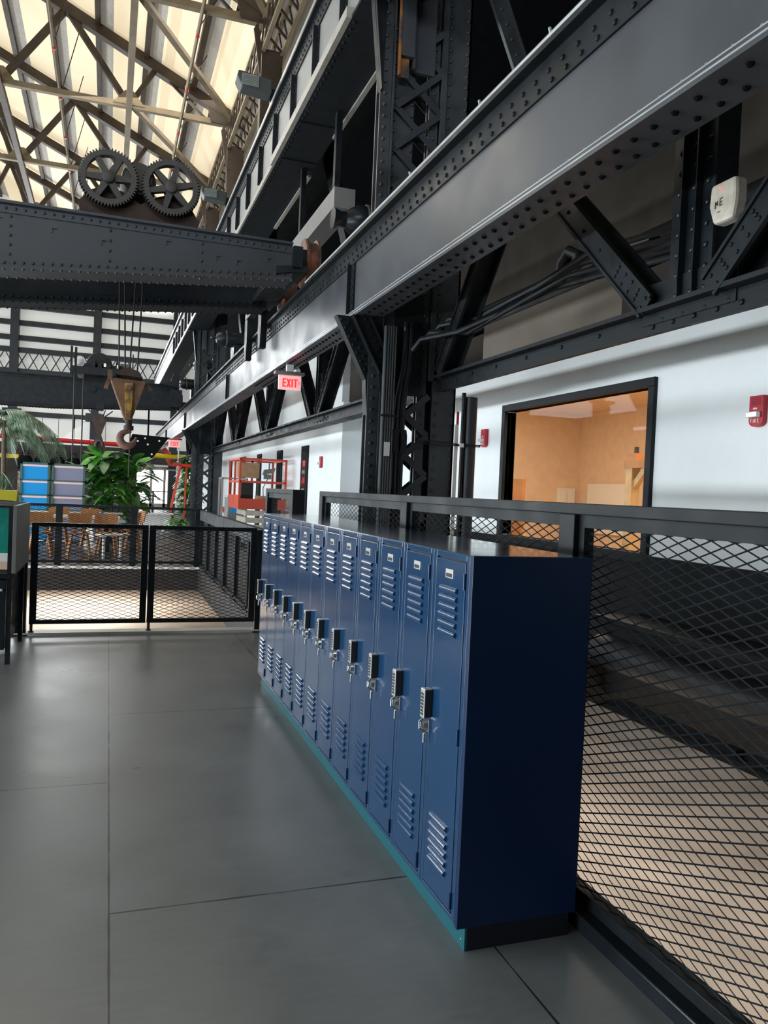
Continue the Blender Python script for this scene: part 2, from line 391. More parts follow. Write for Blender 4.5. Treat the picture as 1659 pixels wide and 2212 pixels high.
def brace(p, q, label):
    return one(MB().bar(p, q, .16, .12), 'roof_bracing', 'roofsteel_lit', label, 'bracing bar', 'roof bracing bars')
for i, y in enumerate((13.6, 19.4, 25.2, 31.0)):
    brace((.2, y, bz+.1), (3.3, y+5.8, bz+.1), 'light toned diagonal bracing bar running to the eave from the %s roof truss' % ORD[i])
one(MB().bar((.2, -6, bz-.02), (.2, 50, bz-.02), .17, .2), 'ridge_strut', 'roofsteel_lit', 'long light toned steel strut joining the middles of all roof trusses lengthwise', 'strut')
one(MB().bar((-3.3, -6, bz-.02), (-3.3, 50, bz-.02), .17, .2), 'ridge_strut', 'roofsteel', 'long brown strut joining the trusses lengthwise near the left edge of the photo', 'strut')
for i, (x, z) in enumerate(((-1.75, 12.95), (1.7, 12.55))):
    t = thing('sprinkler_pipe', ['thin sprinkler pipe with red fittings under the left part of the roof', 'thin sprinkler pipe with red fittings under the right part of the roof near the eave'][i], 'sprinkler pipe', (x, 10, z), 'sprinkler pipes')
    MB().cyl((x, -2, z), (x, 49, z), .045, 8).build('pipe', 'roofsteel_lit', t)
    for y in (17.5, 20.3, 23.2, 26.1, 29, 32): MB().cyl((x, y, z-.07), (x, y, z+.09), .05, 8).build('fitting', 'red', t)
    for y in range(8, 46, 3): MB().bar((x, y, z), (x+.5, y, rz(x+.5)), .025, .025).build('hanger', 'roofsteel', t)

# eave lattice girder and its posts
t = thing('eave_lattice_girder', 'light toned lattice girder running along the eave above the upper crane girder', 'lattice girder', (3.3, 0, 12.3))
ch = MB()
for x in (3.15, 3.6):
    for z in (12.75, 11.95): ch.bar((x, 0, z), (x, 50, z), .09, .09)
ch.build('chord', 'roofsteel_lit', t)
la = MB()
for i in range(80):
    y = i*.6
    la.bar((3.15, y, 12.75), (3.15, y+.6, 11.95), .04, .05); la.bar((3.6, y+.6, 12.75), (3.6, y, 11.95), .04, .05)
    la.bar((3.15, y, 11.95), (3.6, y+.6, 11.95), .04, .05); la.bar((3.15, y+.6, 12.75), (3.15, y+.9, 12.35), .03, .04)
la.build('lacing', 'roofsteel', t)
p0 = None
for i, y in enumerate((13.6, 19.4, 25.2, 31.0, 36.8, 42.6)):
    if p0 is None:
        p0 = thing('eave_post', 'x', 'post', (3.38, 13.6, 7.7), 'eave posts')
        b = MB().box(3.12, 3.62, 13.45, 13.75, 7.7, 12.0)
        for s in (3.18, 3.56): b.rivets((s, 13.45, 7.8), (s, 13.45, 11.9), .3, .025, (0, -1, 0))
        b.build('shaft', 'roofsteel', p0)
        MB().prism([(3.1, 13.42, 12), (3.1, 13.42, 11.2), (2.9, 13.42, 12.4), (3.0, 13.42, 12.6)], (0, .05, 0)).build('bracket', 'roofsteel', p0)
        t = p0
    else: t = copy_tree(p0); t.location.y = y
    t['label'] = 'brown riveted post under the eave lattice girder, at the %s roof truss' % ORD[i]
one(MB().box(3.05, 3.7, -4, 50, 7.3, 7.7), 'eave_bearing_beam', 'black', 'dark beam behind the upper crane girder that carries the eave posts', 'beam')

# ------------------------------------------------------------------ runway girders
def runway():
    t = thing('crane_runway_girder', 'long slate grey riveted runway girder with a rail on top, crossing the photo diagonally', 'girder', (2.44, 0, 3.3))
    y0, y1 = -1.0, 44
    w = MB(); w.box(2.33, 2.35, y0, y1, 3.32, 4.02); w.box(2.53, 2.55, y0, y1, 3.32, 4.02); w.build('web', 'steel', t)
    b = MB().box(2.30, 2.585, y0, y1, 3.295, 3.325)
    b.box(2.30, 2.325, y0, y1, 3.325, 3.345)
    n0 = len(b.f)
    for x in (2.385, 2.51): b.rivets((x, y0, 3.295), (x, 14, 3.295), .15, .020, (0, 0, -1))
    n1 = len(b.f)
    b.box(2.299, 2.312, y0, y1, 3.344, 3.352); b.box(2.299, 2.304, y0, y1, 3.318, 3.328); b.rivets((2.31, y0, 3.35), (2.31, 16, 3.35), .15, .014, (0, 0, 1))  # pale edge strips and rivets paint the light caught along the flange
    o = b.build('bottom_flange', 'steel', t)
    o.data.materials.append(M['rivet']); o.data.materials.append(M['lgrey'])
    for k, p in enumerate(o.data.polygons):
        if k >= n0: p.material_index = 1 if k < n1 else 2
    a = MB().box(2.315, 2.33, y0, y1, 3.86, 4.06); a.box(2.25, 2.62, y0, y1, 4.06, 4.095)
    for i in range(120):
        y = 1.2+i*.15; a.dome((2.315, y, 3.90), (-1, 0, 0), .018); a.dome((2.315, y+.04, 3.97), (-1, 0, 0), .018)
    a.build('top_flange', 'black', t)
    r = MB().box(2.40, 2.48, y0, y1, 4.095, 4.11); r.box(2.425, 2.455, y0, y1, 4.11, 4.19); r.box(2.41, 2.47, y0, y1, 4.19, 4.235)
    r.tube([(2.27, y0, 4.12), (2.27, 9.9, 4.12)], .016, 8)
    for y in (2.2, 3.1, 4.0, 4.9, 6.2): r.tube([(2.27, y, 4.10), (2.255, y, 4.15), (2.28, y+.03, 4.15), (2.30, y+.03, 4.1)], .01, 6)
    r.build('rail', 'lgrey', t)
    for y in (8.0, 17.05, 26.9, 36):
        s = MB().box(2.312, 2.33, y-.10, y+.10, 3.345, 3.86); s.box(2.27, 2.315, y-.006, y+.006, 3.345, 3.86)
        for k in (-.07, .07): s.rivets((2.312, y+k, 3.38), (2.312, y+k, 3.84), .075, .018, (-1, 0, 0))
        s.build('splice_plate', 'black', t)
    return t
runway()
# upper crane girder
def upper():
    t = thing('upper_crane_girder', 'high riveted crane girder with pale grey panels and dark stiffeners, top middle of photo', 'girder', (2.58, 0, 6.6))
    y0, y1 = 6.9, 48
    MB().box(2.32, 2.34, y0, y1, 6.63, 7.55).build('web', 'ugrey', t)
    MB().box(2.30, 2.90, y0, y1, 6.58, 6.62).box(2.84, 2.87, y0, y1, 6.62, 7.5).rivets((2.345, 8.4, 6.58), (2.345, 18, 6.58), .14, .022, (0, 0, -1)).box(2.32, 2.87, 12.2, 12.23, 6.56, 6.58).box(2.32, 2.87, 10.9, 10.93, 6.56, 6.58).build('bottom_flange', 'crane2', t)
    l = MB(); l.box(2.24, 2.32, 8.35, 12.6, 6.585, 6.70); l.box(2.27, 2.32, 12.6, 24, 6.585, 6.68); l.box(2.27, 2.32, 24, 48, 6.585, 6.68)
    l.box(2.87, 2.93, 8.35, 11.2, 6.55, 6.60); l.box(2.87, 2.93, 12.7, 15.5, 6.55, 6.60)
    l.build('flange_lip', 'lip', t)
    a = MB().box(2.30, 2.32, y0, y1, 7.34, 7.56); a.box(2.24, 2.93, y0, y1, 7.56, 7.60)
    a.rivets((2.30, y0, 7.40), (2.30, 22, 7.40), .12, .018, (-1, 0, 0)); a.rivets((2.30, y0, 7.50), (2.30, 22, 7.50), .12, .018, (-1, 0, 0))
    a.build('top_flange', 'black', t)
    MB().box(2.40, 2.50, y0, y1, 7.60, 7.72).box(2.24, 2.27, y0, y1, 7.60, 7.66).build('rail', 'lgrey', t)
    y = 7.4
    while y < 34:
        s = MB().box(2.305, 2.32, y-.07, y+.07, 6.70, 7.36); s.box(2.245, 2.305, y-.012, y+.012, 6.70, 7.36)
        if y < 20:
            for k in (-.045, .045): s.rivets((2.305, y+k, 6.76), (2.305, y+k, 7.32), .1, .016, (-1, 0, 0))
        s.build('stiffener', 'black', t); y += 1.28
upper()

# floodlights on the upper girder
def flood():
    t = thing('floodlight', 'x', 'floodlight', (2.2, 13, 7.9), 'floodlights')
    h = MB().prism([(1.72, 12.8, 8.08), (2.26, 12.8, 8.02), (2.26, 12.8, 7.80), (1.78, 12.8, 7.84), (1.70, 12.8, 7.98)], (0, .30, 0))
    h.build('housing', 'flood', t, bevel=.02)
    l = MB().box(1.77, 2.04, 12.78, 12.81, 7.855, 8.025)
    for i in range(6): l.box(1.77, 2.04, 12.765, 12.785, 7.86+i*.027, 7.87+i*.027)
    l.build('lens', 'lens', t)
    MB().box(2.26, 2.34, 12.95, 13.05, 7.70, 7.95).bar((2.3, 13, 7.58), (2.3, 13, 7.75), .05, .05).build('bracket', 'black', t)
    return t
fl = flood(); fl['label'] = 'boxy grey floodlight on the upper crane girder, the higher and nearer of the two'
f2 = copy_tree(fl); f2.location.y = 18.2; f2['label'] = 'boxy grey floodlight on the upper crane girder beside the gears, farther of the two'

# ------------------------------------------------------------------ columns
def column(yc):
    t = thing('riveted_column', 'x', 'column', (3.0, yc, 0), 'riveted crane columns')
    def leg(x0, x1, yf, yb):
        b = MB(); b.box(x0, x1, yf, yf+.02, 0, 7.3); b.box(x0, x1, yb-.02, yb, 0, 7.3)
        return b
    yf, yb = yc-.2, yc-.06
    b = MB(); b.box(2.48, 2.60, yf, yf+.02, 0, 7.3); b.box(2.60, 2.87, yf+.04, yf+.06, 0, 7.3); b.box(2.48, 2.87, yb-.02, yb, 0, 7.3); b.box(2.605, 2.62, yf-.03, yf+.04, 0, 7.3); b.box(2.585, 2.60, yf+.02, yb, 0, 7.3)
    b.rivets((2.53, yf, .05), (2.53, yf, 7.2), .115, .021, (0, -1, 0)); b.rivets((2.65, yf+.04, 2), (2.65, yf+.04, 7.2), .115, .021, (0, -1, 0)); b.rivets((2.845, yf+.04, 4), (2.845, yf+.04, 7.2), .115, .021, (0, -1, 0))
    b.build('leg', 'colpaint', t)
    b = MB(); b.box(3.20, 3.47, yf, yf+.02, 0, 7.3); b.box(3.45, 3.47, yf, yb, 0, 7.3); b.box(3.04, 3.14, yf+.04, yf+.06, 0, 7.3); b.box(3.04, 3.47, yb-.02, yb, 0, 7.3); b.box(3.15, 3.20, yf-.03, yf+.02, 2.7, 7.3)
    for x in (3.235, 3.43): b.rivets((x, yf, .05), (x, yf, 7.2), .115, .021, (0, -1, 0))
    b.rivets((3.09, yf+.04, 2), (3.09, yf+.04, 7.2), .115, .021, (0, -1, 0))
    b.build('leg', 'colpaint', t)
    l = MB(); z = .02; h = .42
    while z < 6.2:
        if not 2.2 < z < 3.9:
            for y in (yf-.008, yb+.008):
                l.bar((2.66, y, z), (3.16, y, z+h), .065, .008, (0, 1, 0)); l.bar((2.66, y+.012, z+h), (3.16, y+.012, z), .065, .008, (0, 1, 0))
        z += h
    l.build('lacing', 'crane', t)
    p = MB().box(2.76, 3.08, yf+.03, yf+.045, 2.53, 3.6); p.build('batten_plate', 'blackg', t); p = MB().box(2.80, 3.06, yf-.02, yf+.03, 5.85, 7.0).box(2.80, 2.82, yf-.08, yf, 5.85, 7.0).box(2.66, 2.80, yf-.10, yf-.02, 5.95, 7.0); p.build('batten_plate', 'steel', t)
    k = MB()
    k.prism([(2.13, yf+.02, 3.29), (2.30, yf+.02, 3.29), (2.60, yf+.02, 2.80), (2.60, yf+.02, 2.3), (2.48, yf+.02, 2.3), (2.46, yf+.02, 2.66)], (0, .12, 0))
    k.prism([(2.27, yf-.04, 3.29), (2.46, yf-.04, 3.29), (2.72, yf-.04, 2.80), (2.70, yf-.04, 2.50), (2.62, yf-.04, 2.44), (2.58, yf-.04, 2.72)], (0, .05, 0))
    k.bar((2.455, yf-.06, 3.29), (2.72, yf-.06, 2.80), .012, .04, (0, 1, 0)); k.bar((2.275, yf-.06, 3.29), (2.585, yf-.06, 2.72), .012, .04, (0, 1, 0))
    for i in range(8):
        f = i/7
        for xa, za, xb, zb, yy in ((2.18, 3.25, 2.49, 2.68, yf+.02), (2.25, 3.22, 2.56, 2.66, yf+.02), (2.32, 3.24, 2.62, 2.70, yf-.04), (2.41, 3.26, 2.68, 2.76, yf-.04)):
            k.dome((xa+(xb-xa)*f, yy, za+(zb-za)*f), (0, -1, 0), .02)
    k.build('corbel_bracket', 'black', t)
    k = MB().prism([(2.37, yf-.01, 6.54), (2.52, yf-.01, 6.54), (2.50, yf-.01, 5.6), (2.48, yf-.01, 5.6)], (0, .1, 0))
    k.box(2.24, 2.9, yf, yb, 6.54, 6.57); k.bar((2.38, yf-.03, 6.54), (2.485, yf-.03, 5.6), .05, .012)
    k.build('corbel_bracket', 'black', t)
    return t
c1 = column(8.0); c1['label'] = 'tall riveted black column with crossed lacing, behind the mesh fence and the lockers'
c2 = copy_tree(c1); c2.location = (3.08, 27.0, 0); c2['label'] = 'far riveted black column with crossed lacing, beyond the end of the pit'
one(MB().box(2.64, 2.76, 7.742, 7.757, 5.75, 6.75).box(2.64, 2.655, 7.70, 7.742, 5.75, 6.75), 'column_cover_plate', 'copper', 'rust stained plate on the left leg of the column above the runway girder', 'plate')
# conduits on the near column
t = thing('cable_tray', 'flat grey metal cable tray strapped to the left side of the near column', 'cable tray', (2.65, 7.72, .0))
b = MB().box(2.60, 2.72, 7.66, 7.70, 0, 3.2)
for x in (2.602, 2.63, 2.655, 2.68, 2.708): b.box(x, x+.012, 7.645, 7.66, 0, 3.2)
b.build('channel', 'traygrey', t); MB().box(2.58, 2.78, 7.63, 7.65, 2.28, 2.30).build('clamp', 'black', t); MB().box(2.63, 2.69, 7.63, 7.66, 1.88, 2.02).build('tag_plate', 'silver', t)
for i, (x, kx) in enumerate(((2.775, .06), (2.84, .05))):
    t = thing('conduit', ['black conduit with a pull box beside the cable tray on the near column', 'black conduit with a pull box at the edge of the lacing on the near column'][i], 'conduit', (x, 7.72, 0), 'column conduits')
    MB().tube([(x, 7.71, 0), (x, 7.71, 2.35), (x+.01, 7.71, 2.5), (x+kx, 7.71, 2.8), (x+kx+.01, 7.71, 3.0), (x+kx+.01, 7.71, 3.27)], .031, 10).build('tube', 'blackg', t, smooth=True)
    MB().prism([(x-.035, 7.66, 1.92), (x+.035, 7.66, 1.92), (x+.045, 7.66, 1.98), (x+.045, 7.66, 2.10), (x+.035, 7.66, 2.16), (x-.035, 7.66, 2.16), (x-.045, 7.66, 2.1), (x-.045, 7.66, 1.98)], (0, .06, 0)).build('pull_box', 'black', t)
one(MB().tube([(3.63, 7.75, 0), (3.63, 7.75, 2.56)], .072, 16), 'drain_pipe', 'crane', 'fat dark vertical pipe at the right side of the near column', 'pipe', smooth=True)
one(MB().tube([(3.535, 7.72, 0), (3.535, 7.72, 2.6)], .022, 10), 'thin_pipe', 'blackg', 'thin black vertical pipe between the near column and the fat pipe', 'pipe', smooth=True)
one(MB().tube([(3.49, 7.76, 0), (3.49, 7.76, 2.4)], .014, 8), 'red_pipe', 'alarm', 'thin dark red vertical pipe beside the near column', 'pipe', smooth=True)
one(MB().box(3.455, 3.49, 7.73, 7.75, 0, 2.26), 'cream_strip', 'pale', 'cream vertical strip fixed to the right edge of the near column', 'strip')
t = thing('cable_tie', 'black cable strap with a white clip wrapped round the near column', 'strap', (3.4, 7.7, 2.05))
MB().tube([(3.0, 7.72, 2.05), (3.2, 7.715, 2.07), (3.5, 7.69, 2.045), (3.72, 7.66, 2.05), (3.75, 7.75, 2.05)], .008, 6).tube([(3.0, 7.72, 2.05), (3.2, 7.715, 2.03), (3.5, 7.69, 2.035), (3.72, 7.66, 2.035)], .006, 6).build('strap', 'rope', t); MB().box(3.49, 3.53, 7.66, 7.69, 2.02, 2.06).build('clip', 'wht', t)

# ------------------------------------------------------------------ lattice truss with lower chord behind the runway girder
t = thing('wind_truss', 'black riveted lattice truss behind the runway girder, its lower chord crossing the white wall', 'truss', (3.3, 0, 2.6))
TX = 3.28
c = MB()
for a, b in ((-2, 7.78), (7.97, 44)):
    c.box(TX, TX+.04, a, b, 2.60, 2.735); c.box(TX-.09, TX+.13, a, b, 2.73, 2.76)
c.box(TX-.09, TX+.13, 8.2, 44, 2.57, 2.60)
for y, n in ((7.65, 4), (4.3, 9), (2.4, 5), (13, 8), (17.5, 8)):
    for i in range(n): c.dome((TX, y-.095*i, 2.645+.03*(i % 2)), (-1, 0, 0), .02)
for y in (7.0, 6.5, 5.95, 5.4, 4.9): c.dome((TX, y, 2.69), (-1, 0, 0), .02)
c.build('lower_chord', 'black', t)
def diag(p, q, name='diagonal'):
    p, q = V(p), V(q); b = MB()
    for dx in (-.09, .09): b.bar(p+V((dx, 0, 0)), q+V((dx, 0, 0)), .014, .17, (0, 1, 0))
    b.bar(p, q, .17, .012, (0, 1, 0))
    n = (q-p).normalized(); L = (q-p).length
    sd = n.cross(V((1, 0, 0)))
    for k in (-.075, .075): b.bar(p+V((-.105, 0, 0))+sd*k, q+V((-.105, 0, 0))+sd*k, .016, .022, (0, 1, 0))
    for i in range(int(L/.3)):
        b.dome(p+n*(i+.5)*.3+V((-.097, 0, 0)), (-1, 0, 0), .016)
    for i in range(5):
        for k in (-.035, .035): b.dome(p+n*(i+.5)*.1+V((-.097, 0, 0))+sd*k, (-1, 0, 0), .015)
    b.build(name, 'black', t)
for y in (4.0, 8.3, 13.0, 17.5, 21.9, 26.4, 30.9, 35.3):
    if y != 8.3:
        b = MB(); b.box(TX, TX+.02, y-.20, y+.17, 2.76, 4.4); b.box(TX+.02, TX+.18, y-.18, y-.16, 2.76, 4.4); b.box(TX-.05, TX, y+.03, y+.04, 2.76, 4.4); b.box(TX-.05, TX, y-.10, y-.09, 2.76, 4.4)
        for k in (-.15, .10, -.03): b.rivets((TX, y+k, 2.80), (TX, y+k, 4.3), .12, .021, (-1, 0, 0))
        b.build('vertical_post', 'blackg', t)
    s_ = .28 if y != 8.3 else .62
    diag((TX+.02, y+s_, 2.76), (TX+.02, y+1.95, 4.3)); diag((TX+.02, y-s_, 2.76), (TX+.02, y-1.95, 4.3))
    if y != 8.3: MB().box(TX-.01, TX, y-.42, y+.40, 2.66, 2.92).build('gusset', 'black', t)

# white wrapped junction unit
t = thing('wrapped_emergency_unit', 'white wrapped unit with a tiny red light on the truss at the right edge', 'emergency unit', (3.2, 3.62, 3.1))
ux, dy, dz = 3.17, .22, .10
b = MB(); b.prism([(ux, 3.30+dy, 3.22+dz), (ux, 3.49+dy, 3.22+dz), (ux, 3.50+dy, 3.10+dz), (ux, 3.46+dy, 2.99+dz), (ux, 3.31+dy, 2.99+dz), (ux, 3.29+dy, 3.1+dz)], (.09, 0, 0)); b.build('bag', 'offw', t, bevel=.02)
b = MB()
for p, q in (((3.44, 3.115), (3.44, 3.075)), ((3.44, 3.112), (3.425, 3.09)), ((3.425, 3.09), (3.425, 3.115)), ((3.405, 3.12), (3.405, 3.082)), ((3.405, 3.12), (3.385, 3.125)), ((3.405, 3.10), (3.388, 3.104)), ((3.405, 3.082), (3.385, 3.087)), ((3.42, 3.05), (3.40, 3.052))):
    b.bar((ux-.004, p[0]+dy, p[1]+dz), (ux-.004, q[0]+dy, q[1]+dz), .002, .004, (1, 0, 0))
b.build('scribble', 'ink', t); MB().dome((ux-.002, 3.41+dy, 3.185+dz), (-1, 0, 0), .006).build('light', 'led', t)
MB().box(ux+.09, TX, 3.36+dy, 3.44+dy, 3.02+dz, 3.2+dz).build('bracket', 'black', t)

# ducts and pipes over the white wall
t = thing('duct_run', 'dark pipes and ducts with a U bend running above the white wall', 'ductwork', (5.2, 7, 3.9))
MB().tube([(5.2, 1, 4.05), (5.2, 12, 4.05)], .10, 12).build('pipe', 'black', t, smooth=True)
MB().tube([(5.45, 1, 4.3), (5.45, 12, 4.3)], .16, 12).build('pipe', 'black', t, smooth=True)
MB().tube([(5.15, 8.6, 4.1), (5.15, 8.55, 4.4), (5.15, 8.4, 4.5), (5.15, 8.2, 4.4), (5.15, 8.18, 4.15), (5.15, 7.5, 4.25), (5.15, 6.8, 4.2)], .075, 10).build('u_bend', 'blackg', t, smooth=True)
for i in range(4):
    z = 3.08+.08*i; y0 = 7.3+.05*i
    one(MB().tube([(2.9+.1*i, 7.65, z-.1), (2.95+.1*i, 7.55, z), (3.2+.1*i, 7.2, z+.04*(-1)**i), (3.9, 6.6-.2*i, 3.5+.06*i), (4.7, 5.6-.2*i, 3.7+.06*i)], .03, 8), 'bent_conduit', 'blackg', 'black bent conduit from the near column top to the white wall, %s of four' % ['lowest', 'second lowest', 'second highest', 'highest'][i], 'conduit', 'bent conduits at the column top', smooth=True)
one(MB().bar((3.62, 7.86, 7.2), (4.55, 7.86, 5.17), .16, .05, (0, 1, 0)).bar((3.70, 7.88, 7.25), (4.63, 7.88, 5.22), .02, .14, (0, 1, 0)).rivets((3.62, 7.835, 7.2), (4.5, 7.835, 5.28), .16, .02, (0, -1, 0)), 'knee_brace', 'colpaint', 'riveted dark diagonal brace right of the upper column at the top of the photo', 'brace')
one(MB().box(2.62, 2.9, 10.0, 13.0, 5.16, 5.42), 'conductor_box', 'greyp', 'pale grey box beam beside the crane wheel under the upper girder', 'beam')
for y in (10.45, 12.5): MB().box(2.72, 2.80, y-.05, y+.05, 5.42, 6.59).build('hanger', 'black', bpy.data.objects['conductor_box'])
one(MB().box(4.3, 4.6, 4, 49, 5.0, 5.35), 'inner_beam', 'black', 'dark beam in shadow under the upper crane girder', 'beam')
i0 = 0
for y in (13.5, 18.5, 23.5):
    one(MB().bar((3.4, y, 7.3), (3.4, y-2.4, 4.2), .15, .22), 'knee_brace', 'black', '%s dark riveted brace below the upper girder beyond the near column' % ('nearest', 'middle', 'farthest')[i0], 'brace', 'braces below the upper girder'); i0 += 1
t = thing('ball_joint_pipe', 'dark pipe end with a round ball joint and flared mouth above the runway girder', 'pipe', (2.7, 9.5, 4.6))
MB().lathe([(.13, 0), (.12, .02), (.095, .10), (.10, .16), (.15, .22), (.19, .30), (.20, .38), (.185, .46), (.15, .54), (.13, .6), (.13, 1.5)], (2.48, 9.5, 4.84), 'x', 24).build('pipe', 'blackg', t, smooth=True)
MB().lathe([(.21, .40), (.22, .41), (.22, .44), (.21, .45)], (2.48, 9.5, 4.84), 'x', 24).build('collar', 'gear', t)
for i, (y, z, r) in enumerate(((21.5, 5.42, .2), (27.5, 5.52, .21), (33, 5.55, .21))):
    t = thing('pressure_tank', '%s dark horizontal tank with a domed end, jutting out above the runway girder' % ['nearest', 'middle', 'farthest'][i], 'tank', (2.6, y, z), 'domed tanks')
    MB().lathe([(.02, -.12), (.03, -.1), (.03, 0), (r*.6, .03), (r*.9, .12), (r, .22), (r, 1.4)], (2.55, y, z), 'x', 20).build('shell', 'blackg', t, smooth=True)
    MB().lathe([(r+.01, .26), (r+.02, .27), (r+.02, .31), (r+.01, .32)], (2.55, y, z), 'x', 20).build('band', 'gear', t)
    MB().box(3.0, 3.4, y-.3, y+.3, 4.0, z-.18).build('saddle', 'black', t)

# ------------------------------------------------------------------ bridge cranes
def girder(mb, y, w, x0, x1, ztop, zmid, zend, xm):
    # fish-belly box girder
    for yy in (y, y+w-.02):
        mb.prism([(x0, yy, ztop), (x1, yy, ztop), (x1, yy, zend), (xm, yy, zmid), (x0, yy, zmid)], (0, .02, 0))
    for (xa, za, xb, zb) in ((x0, zmid, xm, zmid), (xm, zmid, x1, zend)):
        mb.prism([(xa, y-.06, za-.03), (xb, y-.06, zb-.03), (xb, y-.06, zb), (xa, y-.06, za)], (0, w+.12, 0))
        mb.prism([(xa, y-.015, za), (xb, y-.015, zb), (xb, y-.015, zb+.09), (xa, y-.015, za+.09)], (0, .02, 0))
        for dy in (-.035, w+.03): mb.rivets((xa, y+dy, za-.03), (xb, y+dy, zb-.03), .1, .021, (0, 0, -1))
        mb.rivets((xa, y-.015, za+.045), (xb, y-.015, zb+.045), .1, .021, (0, -1, 0))
    mb.box(x0, x1, y-.06, y+w+.06, ztop, ztop+.03); mb.box(x0, x1, y-.015, y, ztop-.1, ztop)
    mb.rivets((x0, y-.015, ztop-.05), (x1, y-.015, ztop-.05), .1, .021, (0, -1, 0))
t = thing('bridge_crane', 'big dark grey riveted overhead bridge crane whose girder crosses the hall at upper left', 'overhead crane', (0, 10.5, 4.3))
b = MB(); girder(b, 10.0, .34, -9, 2.10, 4.585, 3.72, 4.17, -3.0)
for x in (-1.15, -.08, .98): b.rivets((x, 10, 3.98+.05*x), (x, 10, 4.45), .1, .021, (0, -1, 0))
for x, z in ((-1.3, 4.42), (-.72, 4.38), (-.18, 4.32), (.55, 4.42), (1.15, 4.32), (1.78, 4.38), (1.4, 4.30)): b.box(x, x+.06, 9.985, 10.0, z, z+.012); b.box(x, x+.012, 9.985, 10.0, z-.05, z)
b.build('front_girder', 'crane', t)
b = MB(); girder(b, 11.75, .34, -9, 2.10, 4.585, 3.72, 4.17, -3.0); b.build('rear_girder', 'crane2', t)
b = MB(); b.box(2.10, 2.22, 9.9, 12.5, 4.30, 4.56); b.box(2.22, 2.34, 10.2, 10.75, 4.30, 4.62); b.box(2.22, 2.34, 11.6, 12.1, 4.30, 4.62); b.prism([(1.9, 9.95, 4.2), (2.3, 9.95, 4.28), (2.3, 9.95, 4.34), (1.9, 9.95, 4.3)], (0, 2.5, 0)); b.build('end_truck', 'black', t)
for i, y in enumerate((10.5, 11.9)):
    w = MB().lathe([(.08, -.12), (.09, -.10), (.31, -.10), (.325, -.08), (.325, -.055), (.285, -.05), (.285, .06), (.32, .065), (.32, .09), (.1, .09), (.09, .12)], (2.44, y, 4.52), 'x', 30); w.build('wheel', 'rustw', t, smooth=True, ang=.5)
    MB().cyl((2.15, y, 4.52), (2.36, y, 4.52), .12, 18).build('axle_box', 'gear', t, smooth=True)
for y in (12.55, 13.9):
    g = MB().prism([(2.16, y-.13, 4.5), (2.16, y+.13, 4.5), (2.16, y+.13, 4.0), (2.16, y+.08, 3.70), (2.16, y-.08, 3.70), (2.16, y-.13, 4.0)], (.1, 0, 0)); g.bar((2.2, 12, 4.45), (2.2, y, 4.45), .1, .12); g.build('guide_arm', 'black', t)
# trolley with gears
t = thing('crane_trolley', 'crane trolley with two big spoked gear wheels sitting on the bridge girder', 'crane trolley', (.25, 10.8, 4.6))
def gearw(cx, cz, R, n, ph, name):
    mb = MB(); y0, y1 = 10.02, 10.12; k = n*4; ring = []
    for i in range(k):
        a = 2*PI*i/k; r = R if i % 4 in (0, 1) else R-.028
        if i % 4 in (0, 1): a += .0
        ring.append((r*math.cos(a), r*math.sin(a)))
    ri = R-.085
    vs = []; fs = []
    for (y) in (y0, y1):
        vs += [(cx+x, y, cz+z) for x, z in ring]
        vs += [(cx+ri*math.cos(2*PI*i/k), y, cz+ri*math.sin(2*PI*i/k)) for i in range(k)]
    for i in range(k):
        j = (i+1) % k
        fs += [(i, j, k+j, k+i), (2*k+j, 2*k+i, 3*k+i, 3*k+j), (j, i, 2*k+i, 2*k+j), (k+i, k+j, 3*k+j, 3*k+i)]
    mb.add(vs, fs)
    g = mb.build('gear_rim', 'gear', t)
    sp = MB()
    for i in range(6):
        a = ph+i*PI/3; c, s = math.cos(a), math.sin(a)
        px, pz = -s, c; w0, w1 = .042, .028
        sp.prism([(cx+c*.05+px*w0, 10.03, cz+s*.05+pz*w0), (cx+c*.05-px*w0, 10.03, cz+s*.05-pz*w0), (cx+c*(ri+.01)-px*w1, 10.03, cz+s*(ri+.01)-pz*w1), (cx+c*(ri+.01)+px*w1, 10.03, cz+s*(ri+.01)+pz*w1)], (0, .075, 0))
    sp.build('spoke_set', 'gear', g)
    MB().lathe([(.055, -.07), (.07, -.06), (.08, .06), (.085, .14)], (cx, 10.05, cz), 'y', 22).build('hub', 'gear', g, smooth=True)
gearw(-.12, 5.08, .34, 56, 0.02, 'g'); gearw(.595, 5.08, .345, 56, .28, 'g')
b = MB()
b.prism([(-.42, 10.16, 4.615), (.92, 10.16, 4.615), (.95, 10.16, 4.75), (.80, 10.16, 4.98), (.62, 10.16, 5.05), (.45, 10.16, 4.98), (.25, 10.16, 4.86), (.05, 10.16, 4.98), (-.15, 10.16, 5.02), (-.32, 10.16, 4.95), (-.45, 10.16, 4.80)], (0, 1.6, 0))
b.build('side_frame', 'rustdark', t)
MB().lathe([(.12, -.02), (.19, 0), (.21, .1), (.21, .9), (.18, .95)], (.22, 10.14, 5.16), 'y', 22).lathe([(.05, 0), (.16, .0), (.16, .05), (.05, .05)], (.22, 10.09, 5.16), 'y', 14).build('motor', 'gear', t, smooth=True)

